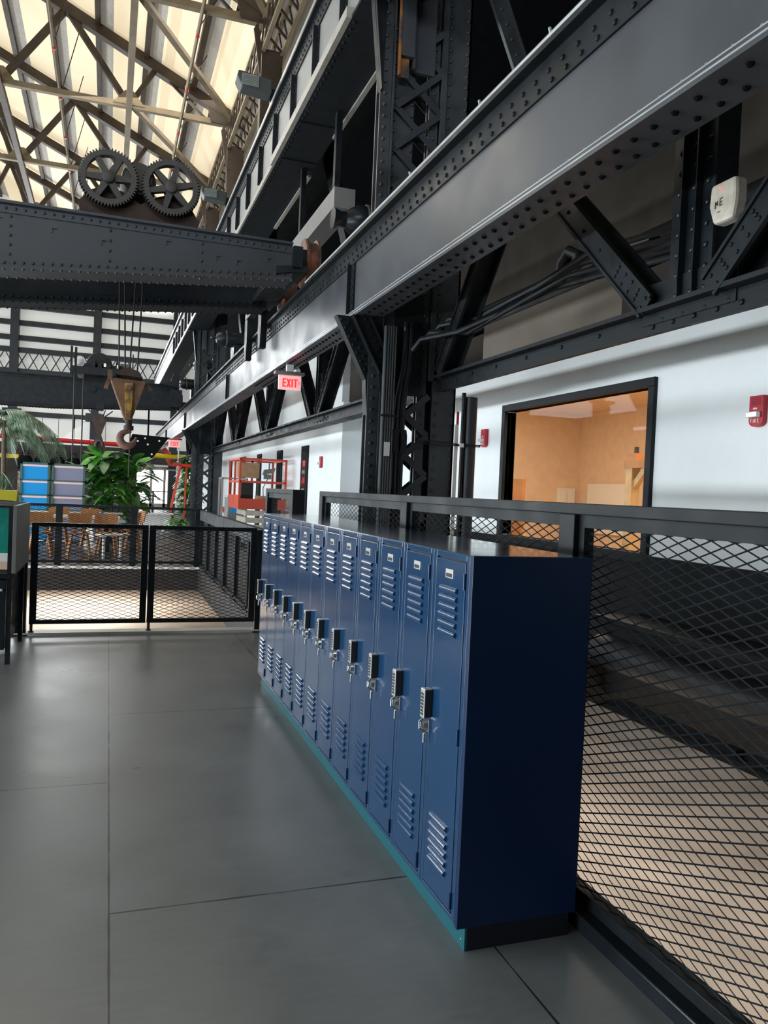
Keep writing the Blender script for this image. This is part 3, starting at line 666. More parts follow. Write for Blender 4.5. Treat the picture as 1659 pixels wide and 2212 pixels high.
# hook block hanging from the bridge crane
t = thing('hook_block', 'rusty yellow crane hook block hanging on wire ropes, with a big brown hook', 'crane hook', (.2, 11.1, 2.9))
hy = 11.0
b = MB().prism([(-.03, hy, 2.86), (.43, hy, 2.84), (.26, hy, 2.32), (.17, hy, 2.32)], (0, .05, 0)); b.prism([(-.03, hy+.22, 2.86), (.43, hy+.22, 2.84), (.26, hy+.22, 2.32), (.17, hy+.22, 2.32)], (0, .05, 0)); b.build('housing', 'rust', t, bevel=.01)
MB().prism([(.05, hy-.02, 2.90), (.38, hy-.02, 2.88), (.33, hy-.02, 2.96), (.20, hy-.02, 3.0), (.10, hy-.02, 2.97)], (0, .3, 0)).build('sheave_guard', 'rustdark', t)
MB().lathe([(.02, 0), (.19, 0), (.19, .03), (.15, .06), (.19, .09), (.19, .12), (.02, .12)], (.20, hy+.08, 2.80), 'y', 24).build('sheave', 'rustdark', t, smooth=True)
st = MB().prism([(.155, hy-.03, 2.80), (.265, hy-.03, 2.80), (.255, hy-.03, 2.36), (.235, hy-.03, 2.33), (.195, hy-.03, 2.33), (.175, hy-.03, 2.36)], (0, .03, 0)).build('strap_plate', 'rustplate', t, bevel=.006)
MB().cyl((.21, hy-.05, 2.74), (.21, hy-.02, 2.74), .035, 8).cyl((.213, hy-.05, 2.38), (.213, hy-.02, 2.38), .03, 8).build('bolt', 'rust', st)
MB().box(-.06, .0, hy-.03, hy+.3, 2.84, 2.95).bar((-.02, hy+.1, 2.9), (-.08, hy+.1, 2.72), .04, .05).bar((.42, hy+.1, 2.82), (.50, hy+.1, 2.74), .03, .04).build('guide_bar', 'rust', t)
MB().cyl((.225, hy+.12, 2.20), (.225, hy+.12, 2.36), .045, 14).cyl((.225, hy+.12, 2.19), (.225, hy+.12, 2.25), .065, 12).build('swivel', 'rustdark', t, smooth=True)
pts = []; rr = []
for i in range(17):
    f = i/16; a = math.radians(75)+f*math.radians(285); R = .095
    pts.append((.215+R*math.cos(a)*1.0, hy+.12, 2.075+R*math.sin(a))); rr.append(.028+.026*math.sin(PI*min(1, f*1.0)) if f < .9 else .028-.012*(f-.9)/.1)
pts = [(.23, hy+.12, 2.21)] + pts; rr = [.04]+rr
pts[-1] = (.33, hy+.12, 2.10); rr[-1] = .012
MB().tube(pts, rr, 12).build('hook', 'rusthook', t, smooth=True)
for x, x1 in ((.04, .08), (.10, .16), (.27, .21), (.36, .31)):
    MB().tube([(x1 if x1 > .2 else x1, hy+.13, 2.9), (x+.0, 11.3, 4.62)], .012, 6).build('wire_rope', 'rope', t)

# second crane beyond
t = thing('bridge_crane', 'second, farther and darker overhead bridge crane behind the hanging hook', 'overhead crane', (0, 30, 4.5))
b = MB(); girder(b, 30.0, .5, -12, 2.2, 5.07, 4.02, 4.25, -2.0); b.lathe([(.1, -.03), (.1, 0)], (-.62, 29.99, 4.72), 'y', 14); b.build('girder', 'crane2', t)
MB().box(2.0, 2.4, 29.6, 31, 4.28, 4.9).prism([(1.6, 29.8, 5.1), (2.3, 29.8, 5.0), (2.3, 29.8, 5.6), (2.1, 29.8, 5.5), (2.0, 29.8, 5.2)], (0, .2, 0)).build('end_truck', 'crane2', t)
MB().cyl((2.44, 30, 4.5), (2.36, 30, 4.5), .28, 18).cyl((2.44, 31, 4.5), (2.36, 31, 4.5), .28, 18).build('wheel', 'gear', t)
t = thing('crane_trolley', 'dark crane trolley with motor and drums on the farther bridge crane', 'crane trolley', (-.35, 30.2, 5.1))
MB().box(-1.33, .68, 29.8, 31, 5.22, 5.48).box(-1.40, -1.33, 29.8, 30, 5.22, 6.15).build('frame', 'crane2', t)
MB().cyl((-1.05, 29.85, 5.17), (-1.05, 30.0, 5.17), .12, 14).cyl((.4, 29.85, 5.17), (.4, 30.0, 5.17), .12, 14).build('wheel', 'gear', t)
MB().cyl((-1.1, 29.9, 5.66), (-1.1, 30.6, 5.66), .19, 18).lathe([(.1, -.03), (.15, 0)], (-1.1, 29.9, 5.66), 'y', 14).build('drum', 'lgrey', t, smooth=True)
MB().lathe([(.2, 0), (.40, .04), (.44, .3), (.40, .56), (.2, .6)], (-.45, 29.9, 5.62), 'y', 24).build('motor', 'crane2', t, smooth=True)
b = MB(); b.box(-.95, .35, 29.9, 30.6, 5.48, 5.60)
for x in (-.72, -.5, -.2, .1): b.box(x, x+.14, 29.82, 29.95, 5.48, 5.64+.1*math.cos(x*9))
b.box(.12, .2, 29.84, 29.92, 5.5, 5.95); b.build('motor_base', 'crane2', t)
MB().box(-.30, -.22, 29.8, 29.83, 5.52, 5.64).box(.14, .22, 29.8, 29.83, 5.5, 5.62).build('nameplate', 'pale', t)
MB().cyl((.25, 30.1, 5.58), (.62, 30.1, 5.58), .14, 16).build('gearbox', 'gear', t, smooth=True)
t = thing('hook_block', 'smaller dark brown hook block hanging below the farther crane', 'crane hook', (-.25, 28, 2.6))
MB().prism([(-.60, 29.4, 3.62), (-.38, 29.4, 3.85), (-.14, 29.4, 3.62), (-.30, 29.4, 3.1), (-.10, 29.4, 2.5), (-.66, 29.4, 2.5), (-.46, 29.4, 3.1)], (0, .2, 0)).build('housing', 'rustdark', t)
MB().tube([(-.36+.12*math.cos(a), 29.35, 2.72+.17*math.sin(a)) for a in [i*.45 for i in range(13)]], .045, 8).build('hook', 'gear', t, smooth=True)
for x0, x1 in ((-.75, -.5), (-.2, -.28), (.05, -.25)): MB().tube([(x1, 29.5, 3.7), (x0, 30.1, 4.0)], .02, 6).build('wire_rope', 'rope', t)
MB().box(-.5, -.25, 29.4, 29.6, 3.95, 4.15).build('limit_weight', 'black', t)
t = thing('chain_hoist', 'pair of long black hanging chains left of the rusty hook block', 'chain', (-.75, 16, 1))
for x in (-.83, -.63): MB().tube([(x, 20, 1.9), (x-.01, 20, 4.0)], .018, 6).build('chain', 'rope', t)
MB().tube([(-.82, 20, 2.7), (-.82, 20, 3.0)], .035, 6).build('link_shackle', 'rope', t); MB().bar((-.82, 20, 3.9), (-.82, 20, 4.6), .05, .05).build('hanger', 'black', t)
one(MB().tube([(.42, 19, 1.6), (.43, 19, 4.4)], .016, 6).tube([(.42, 19, 2.9), (.42, 19, 3.1)], .03, 6), 'hanging_chain', 'rope', 'single black hanging chain right behind the rusty hook', 'chain')
t = thing('hook_plate', 'black triangular steel plate with round holes hanging behind the rusty hook', 'plate', (1.2, 30, 2.6))
b = MB().prism([(.75, 30.2, 3.25), (2.05, 30.2, 3.2), (1.12, 30.2, 1.9), (.3, 30.2, 1.9)], (0, .1, 0)); b.bar((1.3, 30.25, 3.2), (1.3, 30.25, 4.2), .06, .06); b.build('plate', 'rivet', t)
b = MB()
for x, z in ((.95, 3.0), (1.3, 2.9), (1.7, 3.05), (1.05, 2.5), (1.45, 2.55), (1.2, 3.12)): b.cyl((x, 30.19, z), (x, 30.2, z), .035, 10)
b.build('hole', 'pale', t)

# exit signs
def exit_sign():
    t = thing('exit_sign', 'x', 'exit sign', (2.41, 11.3, 3.0), 'exit signs')
    MB().box(2.25, 2.58, 11.29, 11.32, 2.925, 3.135).build('panel', 'exitw', t, bevel=.004)
    MB().box(2.19, 2.62, 11.24, 11.37, 3.14, 3.185).build('canopy', 'greyp', t, bevel=.006)
    MB().box(2.36, 2.46, 11.28, 11.34, 3.185, 3.29).box(2.5, 2.56, 11.28, 11.36, 3.185, 3.23).build('bracket', 'wht', t)
    L = MB(); z0, z1 = 2.965, 3.085; y = 11.283; w = .016
    def st(x0, za, x1, zb, ww=w): L.bar((x0, y, za), (x1, y, zb), ww, .008, (0, 1, 0))
    x = 2.315
    st(x, z0, x, z1, .018)
    for z in (z0+.008, (z0+z1)/2, z1-.008): st(x, z, x+.042, z)
    x = 2.373; st(x, z0, x+.045, z1, .018); st(x+.045, z0, x, z1, .018)
    st(2.446, z0, 2.446, z1, .018)
    st(2.495, z0, 2.495, z1-.008, .018); st(2.468, z1-.008, 2.525, z1-.008)
    L.build('letters', 'exitr', t)
    C = MB(); C.bar((2.535, y, 3.055), (2.552, y, 3.028), .007, .008, (0, 1, 0)); C.bar((2.552, y, 3.028), (2.535, y, 3.0), .007, .008, (0, 1, 0)); C.build('chevron', 'exitr', t)
    return t
e1 = exit_sign(); e1['label'] = 'red and white EXIT sign hanging under the runway girder, the nearer and larger one'
e2 = copy_tree(e1); e2.location = (2.44, 33.0, 3.08); e2.scale = (1.4,)*3; e2['label'] = 'small red EXIT sign at the far end of the runway girder, beside the far column'
for ch in list(e2.children):
    if ch.name.startswith('chevron'): bpy.data.objects.remove(ch)

# fire alarms on the walls
def alarm(y, x=5.0, z=2.3):
    t = thing('fire_alarm', 'x', 'fire alarm', (x, y, z), 'fire alarms')
    s = .98; hw = .075*s
    pr = [(x-.05, y-hw, z+.125), (x-.05, y+hw, z+.125), (x-.05, y+hw, z-.085)]
    for i in range(1, 7):
        a = PI*i/7; pr.append((x-.05, y+hw*math.cos(a), z-.085-.045*math.sin(a)))
    pr.append((x-.05, y-hw, z-.085))
    MB().prism(pr, (.054, 0, 0)).build('housing', 'alarm', t, bevel=.004)
    MB().box(x-.095, x-.05, y-.055, y+.065, z-.055, z-.008).build('strobe', 'clear', t, bevel=.006)
    MB().box(x-.056, x-.05, y-.02, y+.025, z+.012, z+.026).build('label_strip', 'pale', t)
    L = MB(); px = x-.053
    def st(ya, za, yb, zb): L.bar((px, ya, za), (px, yb, zb), .006, .003, (1, 0, 0))
    zb, zt = z-.095, z-.067
    a = y+.045; st(a, zb, a, zt); st(a, zt, a-.014, zt); st(a, (zb+zt)/2, a-.011, (zb+zt)/2)
    a = y+.018; st(a, zb, a, zt)
    a = y+.006; st(a, zb, a, zt); st(a, zt, a-.014, zt); st(a-.014, zt, a-.014, z-.081); st(a-.014, z-.081, a, z-.081); st(a-.004, z-.081, a-.015, zb)
    a = y-.026; st(a, zb, a, zt); st(a, zt, a-.014, zt); st(a, (zb+zt)/2, a-.011, (zb+zt)/2); st(a, zb, a-.014, zb)
    L.build('letters', 'pale', t)
    g = MB()
    for i in range(5): g.box(x-.053, x-.05, y-.045, y+.045, z+.05+i*.013, z+.055+i*.013)
    g.build('grille', mat('alarm_grille', (.2, .006, .015), .5), t)
    return t
a1 = alarm(5.13); a1['label'] = 'red wall fire alarm with strobe at the right edge of the photo'
a2 = copy_tree(a1); a2.location = (5.0, 10.12, 2.335); a2['label'] = 'red wall fire alarm between the near column and the office window'
a3 = copy_tree(a1); a3.location = (4.4, 16.9, 2.12); a3['label'] = 'red wall fire alarm on the far white wall right of the slit windows'

# slit windows of the far white wall
for i, (y, lab) in enumerate(((18.45, 'nearest'), (21.4, 'second'), (24.5, 'third'), (27.5, 'fourth'), (30.6, 'farthest'))):
    w = MB().box(4.36, 4.42, y-.32, y+.32, .3, 2.54)
    o = struct(w.build('window_%d' % (i+3), 'black')); 
    g = MB().box(4.35, 4.365, y-.24, y+.24, .35, 2.46); g.build('pane', 'dglass', o)
    if i == 0:
        g = MB()
        for z in (2.05, 1.65, 1.15, .75): g.box(4.345, 4.352, y-.2, y+.05, z, z+.14)
        g.build('shelf_contents', 'alarm', o)
        g = MB()
        for z in (1.88, 1.45, 1.3): g.box(4.345, 4.352, y-.18, y+.1, z, z+.08)
        g.build('shelf_contents', 'greyp', o)

# ------------------------------------------------------------------ near mesh fence
t = thing('mesh_railing', 'tall black railing with diamond mesh panels standing behind the lockers', 'railing', (1.68, 2, 0))
MB().box(1.645, 1.72, -1.2, 6.36, 1.452, 1.494).build('top_rail', 'black', t, bevel=.004)
MB().box(1.652, 1.712, -1.2, 6.36, .055, .10).build('bottom_rail', 'black', t, bevel=.004)
PY = [(-1.2, -1.1), (.80, .90), (2.56, 2.665), (4.325, 4.43), (6.26, 6.36)]
for a, b in PY: MB().box(1.645, 1.72, a, b, .0, 1.452).build('post', 'black', t, bevel=.004)
for i in range(len(PY)-1):
    y0, y1 = PY[i][1], PY[i+1][0]
    m = MB(); m.mesh((1.69, y0, .10), (0, 1, 0), (0, 0, 1), (1, 0, 0), y1-y0, 1.31, .095, .036, .0055, .002)
    p = m.build('mesh_panel', 'black', t)
    f = MB().box(1.668, 1.71, y0, y1, 1.405, 1.452); f.box(1.668, 1.71, y0, y0+.035, .1, 1.405); f.box(1.668, 1.71, y1-.035, y1, .1, 1.405)
    f.build('panel_frame', 'black', p)
t = thing('mesh_railing', 'short black mesh railing beyond the gap at the far end of the lockers', 'railing', (1.68, 8, 0))
MB().box(1.645, 1.76, 7.36, 8.72, 1.452, 1.498).build('top_rail', 'black', t, bevel=.004)
for a, b in ((7.36, 7.47), (8.62, 8.72)): MB().box(1.645, 1.76, a, b, 0, 1.452).build('post', 'black', t, bevel=.004)
MB().mesh((1.69, 7.47, .1), (0, 1, 0), (0, 0, 1), (1, 0, 0), 1.15, 1.31, .095, .036, .0055, .002).build('mesh_panel', 'black', t)
MB().box(1.66, 1.74, 7.47, 8.62, 1.40, 1.452).box(1.66, 1.74, 7.47, 8.62, .03, .1).build('panel_frame', 'blackg', t)

# gates at the pit edge
def gate(x0, x1, label):
    t = thing('mesh_gate', label, 'gate', ((x0+x1)/2, 8.22, 0), 'mesh gates at the pit edge')
    f = MB().box(x0, x1, 8.20, 8.24, 1.04, 1.08); f.box(x0, x1, 8.20, 8.24, .105, .145); f.box(x0, x0+.062, 8.20, 8.24, .145, 1.04); f.box(x1-.062, x1, 8.20, 8.24, .145, 1.04)
    f.build('frame', 'blackg', t, bevel=.004)
    MB().mesh((x0+.062, 8.22, .145), (1, 0, 0), (0, 0, 1), (0, 1, 0), x1-x0-.124, .895, .104, .036, .0055, .002).build('mesh_panel', 'blackg', t)
    MB().cyl((x0+.02, 8.22, .028), (x0+.02, 8.22, .11), .014, 8).cyl((x0+.02, 8.22, .028), (x0+.02, 8.22, .04), .026, 8).build('drop_bolt', 'blackg', t)
    return t
gate(-.675, .392, 'left leaf of the low black mesh gate at the edge of the pit')
gate(.402, 1.475, 'right leaf of the low black mesh gate, beside the far end of the lockers')
for i, (a, b) in enumerate(((-.80, -.70), (1.478, 1.53))):
    one(MB().box(a, b, 8.18, 8.26, .0, 1.06).box(a-.02, b+.02, 8.16, 8.28, 0, .012), 'gate_post', 'blackg', ['black gate post at the left, next to the desk with teal felt', 'slim black gate post at the right beside the last locker'][i], 'post', 'gate posts')
one(MB().box(-2.6, -.86, 8.20, 8.24, 1.02, 1.06).box(-2.6, -.86, 8.2, 8.24, .1, .14).box(-.90, -.86, 8.2, 8.24, 0, 1.06).mesh((-2.6, 8.22, .14), (1, 0, 0), (0, 0, 1), (0, 1, 0), 1.7, .88, .104, .036, .0055, .002), 'mesh_railing', 'blackg', 'black mesh railing at the pit edge mostly hidden behind the desk', 'railing')
# railing at the far side of the pit
t = thing('mesh_railing', 'long black mesh railing along the far side of the pit, before the wooden chairs', 'railing', (0, 14.75, 0))
MB().box(-6, 1.62, 14.73, 14.78, 1.03, 1.075).build('top_rail', 'black', t)
MB().box(-6, 1.62, 14.73, 14.78, .06, .10).build('bottom_rail', 'black', t)
for x in (-5.7, -4.47, -3.24, -2.02, -.79, .44, 1.56): MB().box(x-.05, x+.06, 14.72, 14.79, 0, 1.03).build('post', 'black', t)
MB().mesh((-6, 14.75, .1), (1, 0, 0), (0, 0, 1), (0, 1, 0), 7.6, .93, .104, .036, .0055, .002).build('mesh_panel', 'black', t)
t = thing('mesh_railing', 'grey capped mesh railing along the right side of the pit', 'railing', (1.63, 11, 0))
MB().box(1.60, 1.66, 8.4, 14.72, .985, 1.045).build('top_rail', 'black', t)
for i in range(6): MB().box(1.585, 1.60, 8.45+i*1.04, 9.47+i*1.04, .87, 1.045).build('infill_plate', 'crane', t)
MB().box(1.60, 1.66, 8.4, 14.72, .03, .07).build('bottom_rail', 'black', t)
for i in range(7): y = 8.45+i*1.04; MB().box(1.60, 1.66, y-.05, y+.05, 0, .985).build('post', 'black', t)
MB().mesh((1.64, 8.4, .07), (0, 1, 0), (0, 0, 1), (1, 0, 0), 6.3, .8, .104, .036, .0055, .002).build('mesh_panel', 'black', t)

# ------------------------------------------------------------------ lockers
LX, LB = 1.127, 1.577; LP = .305; LY = 2.355; LZ0, LZ1 = .085, 1.305
def locker():
    t = thing('locker', 'x', 'locker', (1.35, LY+LP/2, LZ0), 'navy lockers in a row')
    y0, y1 = LY, LY+LP-.003
    d0, d1 = y0+.03, y1-.03; dz0, dz1 = .106, 1.279
    b = MB(); b.box(LX+.012, LB, y0, y1, LZ0, LZ1-.001); b.box(LX, LX+.012, y0, d0-.0045, LZ0, LZ1); b.box(LX, LX+.012, d1+.0045, y1, LZ0, LZ1)
    b.box(LX, LX+.012, d0-.0045, d1+.0045, dz1+.006, LZ1); b.box(LX, LX+.012, d0-.0045, d1+.0045, LZ0, dz0-.005)
    b.build('body', 'navy', t, bevel=.002)
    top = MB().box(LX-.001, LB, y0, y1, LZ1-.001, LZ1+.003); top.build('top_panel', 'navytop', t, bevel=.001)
    MB().box(LX+.0112, LX+.0118, d0-.004, d1+.004, dz0-.005, dz1+.006).build('door_gap_shade', 'gapdark', t)  # dark sheet painting the shade in the gap round the door
    q = MB(); q.box(LX-.001, LX+.010, d0, d1, dz0, dz1)
    dr = q.build('door', 'navy', t, bevel=.0018)
    for zt in (1.181, .367):
        lv = MB()
        for i in range(6):
            z = zt-i*.030 - (0 if zt > 1 else .0006*i)
            ya, yb = y0+.083, y0+.226
            # pressed louvre: sloping lit top, open underneath
            pr = ((.0, .008), (.004, .0065), (.0075, .003), (.0095, -.002), (.0102, -.007))
            vs = []
            for k, (o_, h_) in enumerate(pr):
                e_ = .0006*k
                vs += [(LX-.001-o_, ya+e_, z+h_), (LX-.001-o_, yb-e_, z+h_)]
            vs += [(LX-.001, ya, z-.014), (LX-.001, yb, z-.014)]
            lv.add(vs, [(0, 1, 3, 2), (2, 3, 5, 4), (4, 5, 7, 6), (6, 7, 9, 8), (8, 9, 11, 10), (0, 2, 4, 6, 8, 10), (1, 11, 9, 7, 5, 3)])
        lv.build('louvre_set', 'navy', dr, smooth=True, ang=.8)
    n = MB().box(LX-.004, LX-.0005, y0+.123, y0+.186, 1.216, 1.247).build('number_plate', 'plate', dr, bevel=.001)
    n2 = MB().box(LX-.0048, LX-.0038, y0+.130, y0+.179, 1.220, 1.233).build('number_insert', 'ink', dr)
    k = MB().box(LX-.030, LX-.001, y0+.255, y0+.291, .700, .800); kp = k.build('keypad_lock', 'ink', dr, bevel=.004)
    f = MB().box(LX-.034, LX-.029, y0+.254, y0+.292, .698, .803); f.box(LX-.032, LX-.001, y0+.256, y0+.290, .799, .804)
    f.build('keypad_face', 'silver', dr, bevel=.003)
    kb = MB()
    for i in range(7):
        for j in range(2): kb.box(LX-.0355, LX-.033, y0+.261+j*.013, y0+.271+j*.013, .709+i*.012, .7165+i*.012)
    kb.build('key_button_set', 'ink', dr)
    h = MB().box(LX-.010, LX-.001, y0+.262, y0+.325, .640, .690); h.box(LX-.022, LX-.008, y0+.28, y0+.30, .655, .675); h.tube([(LX-.012, y0+.30, .69), (LX-.03, y0+.30, .675), (LX-.035, y0+.285, .655), (LX-.012, y0+.27, .642)], .005, 8)
    h.cyl((LX-.02, y0+.275, .605), (LX-.02, y0+.275, .64), .006, 8)
    h.build('latch', 'chrome', dr, bevel=.002)
    for z in (1.19, .67, .12): MB().cyl((LX-.004, d0-.002, z), (LX-.004, d0-.002, z+.055), .0045, 8).build('hinge', 'navyend', dr)
    return t
L0 = locker()
ORDL = ['nearest', 'second', 'third', 'fourth', 'fifth', 'sixth', 'seventh', 'eighth', 'ninth', 'tenth', 'eleventh', 'twelfth and last']
for i in range(12):
    t = L0 if i == 0 else copy_tree(L0)
    if i: t.location.y = L0.location.y + i*LP
    t['label'] = ('navy locker at the near end of the row, its blank dark side panel showing' if i == 0 else 'navy locker with keypad lock, %s from the near end of the row' % ORDL[i])
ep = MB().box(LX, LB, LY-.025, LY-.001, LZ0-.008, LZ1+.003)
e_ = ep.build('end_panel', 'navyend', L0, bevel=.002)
t = thing('locker_plinth', 'low teal and black plinth carrying the whole row of navy lockers', 'plinth', (1.35, 2.33, 0))
MB().box(1.158, 1.166, LY-.024, LY+12*LP, 0, LZ0-.001).build('front_board', 'teal', t); MB().box(1.166, 1.55, LY-.024, LY-.012, 0, LZ0-.002).box(1.166, 1.55, LY-.012, LY+12*LP, .002, LZ0-.002).build('base_frame', 'gapdark', t)
MB().dome((1.157, LY+.0, .03), (-1, 0, 0), .004).build('screw', 'silver', t)

# ------------------------------------------------------------------ desk at the left edge
t = thing('desk', 'black steel desk under a teal felt screen, cut off by the left photo edge', 'desk', (-1.4, 7.4, 0))
MB().box(-2.4, -.70, 6.9, 7.95, .69, .73).build('tabletop', 'black', t, bevel=.004)
for x, y in ((-.72, 6.95), (-.72, 7.9), (-2.35, 6.95), (-2.35, 7.9)): MB().box(x-.018, x+.018, y-.018, y+.018, 0, .69).build('leg', 'blackg', t)
dr = MB().box(-1.6, -.745, 6.92, 7.85, .12, .68).build('drawer_cabinet', 'blackg', t, bevel=.004)
MB().lathe([(.004, -.014), (.011, -.012), (.011, -.002), (.006, 0)], (-.775, 6.92, .60), 'y', 12).build('knob', 'silver', dr)
MB().box(-1.58, -.76, 6.915, 6.92, .395, .40).build('drawer_gap_shade', 'gapdark', dr)  # dark strip painting the shade between the drawers
t = thing('desk_screen', 'grey desk screen box lined with quilted teal felt, standing on the black desk', 'desk screen', (-1.4, 7.4, .73))
MB().box(-.705, -.672, 6.88, 7.95, .735, 1.275).build('side_panel', 'greyp', t, bevel=.004)
MB().box(-2.4, -.705, 7.92, 7.95, .735, 1.275).build('back_panel', 'greyp', t)
f = MB().box(-2.4, -.735, 6.90, 6.94, .895, 1.255); f.build('felt_panel', 'tealfelt', t)
MB().box(-.735, -.705, 6.88, 6.94, .735, 1.275).box(-2.4, -.735, 6.88, 6.94, 1.255, 1.275).build('frame', 'black', t)
MB().box(-2.4, -.735, 6.9, 6.93, .83, .895).build('white_strip', 'wht', t); MB().box(-2.4, -.735, 6.9, 6.93, .765, .83).build('peach_strip', 'peach', t)

# ------------------------------------------------------------------ far seating
def chair():
    t = thing('wooden_chair', 'x', 'chair', (0, 0, 0), 'wooden chairs beyond the pit')
    MB().box(-.20, .20, -.2, .2, .43, .455).build('seat', 'woodO', t, bevel=.02)
    b = MB().prism([(-.21, -.20, .60), (.21, -.20, .60), (.23, -.23, .82), (.18, -.24, .845), (-.18, -.24, .845), (-.23, -.23, .82)], (0, .02, 0)); b.build('backrest', 'woodO', t)
    MB().bar((-.08, -.17, .44), (-.08, -.2, .65), .05, .02).bar((.08, -.17, .44), (.08, -.2, .65), .05, .02).build('back_support', 'woodO', t)
    for sx in (-1, 1):
        for sy in (-1, 1): MB().bar((sx*.14, sy*.14, .43), (sx*.21, sy*.21, 0), .05, .035).build('leg', 'woodO', t)
    return t
c0 = chair()
for i, (x, y, r, lab) in enumerate(((-1.22, 16.9, 0, 'wooden chair with its back to us, leftmost of the nearer row'), (-.52, 16.9, .05, 'wooden chair with its back to us, second from left in nearer row'), (-1.05, 19.4, PI, 'wooden chair facing us across the long table, left one'), (-.35, 19.4, PI, 'wooden chair facing us across the long table, right one'), (.42, 18.2, PI/2-.3, 'wooden chair turned sideways at the right end of the table, nearer one'), (.56, 19.0, PI/2+.2, 'pale wooden chair turned sideways at the right end of the table, farther one'), (.02, 17.1, -.2, 'wooden chair with its back to us at the right of the nearer row'))):
    t = c0 if i == 0 else copy_tree(c0)
    t.location = (x, y, 0); t.rotation_euler.z = r; t['label'] = lab
def table(x0, x1, y0, y1, label):
    t = thing('long_table', label, 'table', ((x0+x1)/2, (y0+y1)/2, 0))
    MB().box(x0, x1, y0, y1, .70, .74).build('tabletop', 'pale', t)
    for x in (x0+.25, x1-.25): MB().box(x-.06, x+.06, y0+.2, y1-.2, 0, .70).build('leg', 'black', t)
table(-2.6, .25, 17.6, 18.5, 'long pale table with black legs between the two rows of wooden chairs'); table(-2.6, .35, 20.2, 20.45, 'narrow pale table in front of the blue and mauve shelves')
one(MB().lathe([(.035, 0), (.045, .11), (.04, .11)], (-.12, 17.9, .742), 'z', 14), 'blue_cup', 'blue', 'blue cup on the long pale table', 'cup', smooth=True)
for i, x in enumerate((-.2, .12)):
    one(MB().lathe([(.15, 0), (.17, .03), (.15, .045)], (x+.15, 16.4+i*.3, .42), 'z', 14).cyl((x+.15, 16.4+i*.3, 0), (x+.15, 16.4+i*.3, .42), .03, 8), 'white_stool', 'wht', ['small white topped stool, left of two, behind the far railing', 'small white topped stool, right of two, behind the far railing'][i], 'stool', 'white stools')
# backlit shelves
def shelf(x0, x1, back, label):
    t = thing('backlit_shelf', label, 'shelf', ((x0+x1)/2, 20.6, 0), 'coloured shelf units')
    f = MB(); y0, y1 = 20.5, 20.8
    f.box(x0, x0+.05, y0, y1, 0, 1.87); f.box(x1-.05, x1, y0, y1, 0, 1.87); f.box(x0, x1, y0, y1, 1.83, 1.87)
    for z in (1.46, 1.105, .75, .40, .04): f.box(x0, x1, y0, y1, z-.012, z+.012)
    f.build('frame', 'shelfg', t)
    MB().box(x0+.05, x1-.05, y0+.04, y0+.07, .05, 1.83).build('back_panel', back, t)
    p = MB()
    for z in (1.83, 1.445, 1.09, .735, .39): p.box(x0+.05, x1-.05, y0+.012, y0+.04, z-.055, z-.012)
    p.build('light_strip', 'pink', t)
shelf(-1.98, -1.33, 'shelfb', 'left shelf unit with bright blue compartments behind the far railing'); shelf(-1.29, -.54, 'shelfm', 'right shelf unit with mauve grey compartments behind the far railing')

# plants
def leafquad(mb, base, d, L, W, droop):
    base, d = V(base), V(d).normalized(); sd = d.cross(V((0, 0, 1)));
    if sd.length < .05: sd = V((1, 0, 0))
    sd.normalize(); n = 5; vs = []
    for i in range(n+1):
        f = i/n; c = base+d*L*f+V((0, 0, -droop*L*f*f)); w = W*math.sin(PI*min(.97, .08+f*.92))**.8*.5
        vs += [c+sd*w+V((0, 0, .12*w)), c, c-sd*w+V((0, 0, .12*w))]
    fs = []
    for i in range(n):
        a = i*3; fs += [(a, a+1, a+4, a+3), (a+1, a+2, a+5, a+4)]
    mb.add(vs, fs)
def bush(name, label, x, y, z0, z1, r, n, L, W, m='leaf', seed=1, pot=None):
    rd = random.Random(seed); t = thing(name, label, 'plant', (x, y, 0), None)
    lf = MB()
    for i in range(n):
        h = z0+(z1-z0)*rd.random()**.8; a = rd.random()*2*PI; rr = r*(.15+.75*rd.random())*(1-.3*(h-z0)/(z1-z0))
        p = (x+rr*math.cos(a), y+rr*math.sin(a), h)
        leafquad(lf, p, (math.cos(a), math.sin(a), rd.uniform(-.3, .9)), L*rd.uniform(.7, 1.2), W*rd.uniform(.7, 1.2), rd.uniform(.1, .8))
    lf.build('foliage', m, t, smooth=True)
    st = MB()
    for i in range(5):
        a = rd.random()*6.3; st.tube([(x+.06*math.cos(a), y+.06*math.sin(a), .3), (x+r*.3*math.cos(a), y+r*.3*math.sin(a), (z0+z1)/2), (x+r*.45*math.cos(a), y+r*.45*math.sin(a), z1-.1)], [.022, .018, .01], 6)
    st.build('stem', 'bark', t)
    MB().lathe([(.2, 0), (.26, .35), (.28, .4), (.24, .4)], (x, y, 0), 'z', 16).build('pot', pot or 'greyp', t)
    return t
bush('fig_plant', 'big dark green broad leaved plant right of the shelf units, left half of the clump', -.12, 22.0, .9, 2.2, .5, 80, .62, .33, seed=3)
bush('fig_plant', 'big bright green broad leaved plant right of the shelf units, right half of the clump', .55, 22.6, .8, 2.1, .5, 80, .62, .33, seed=5)
bush('leafy_plant', 'low dark leafy plant in front of the clump of broad leaved plants', .15, 21.4, .5, 1.35, .5, 90, .3, .12, seed=8)
bush('leafy_plant', 'upright pale green plant behind the mauve shelf unit', -.75, 22.3, 1.6, 2.0, .2, 12, .5, .16, 'leafL', seed=11)
bush('climbing_plant', 'tall green climbing plant beside the red frame near the far column', 2.95, 31.6, .3, 2.5, .42, 380, .36, .17, seed=13)
bush('leafy_plant', 'small bright green plant by the far column foot', 2.0, 24.5, .2, .5, .3, 26, .3, .12, 'leafL', seed=17)
rd = random.Random(4)
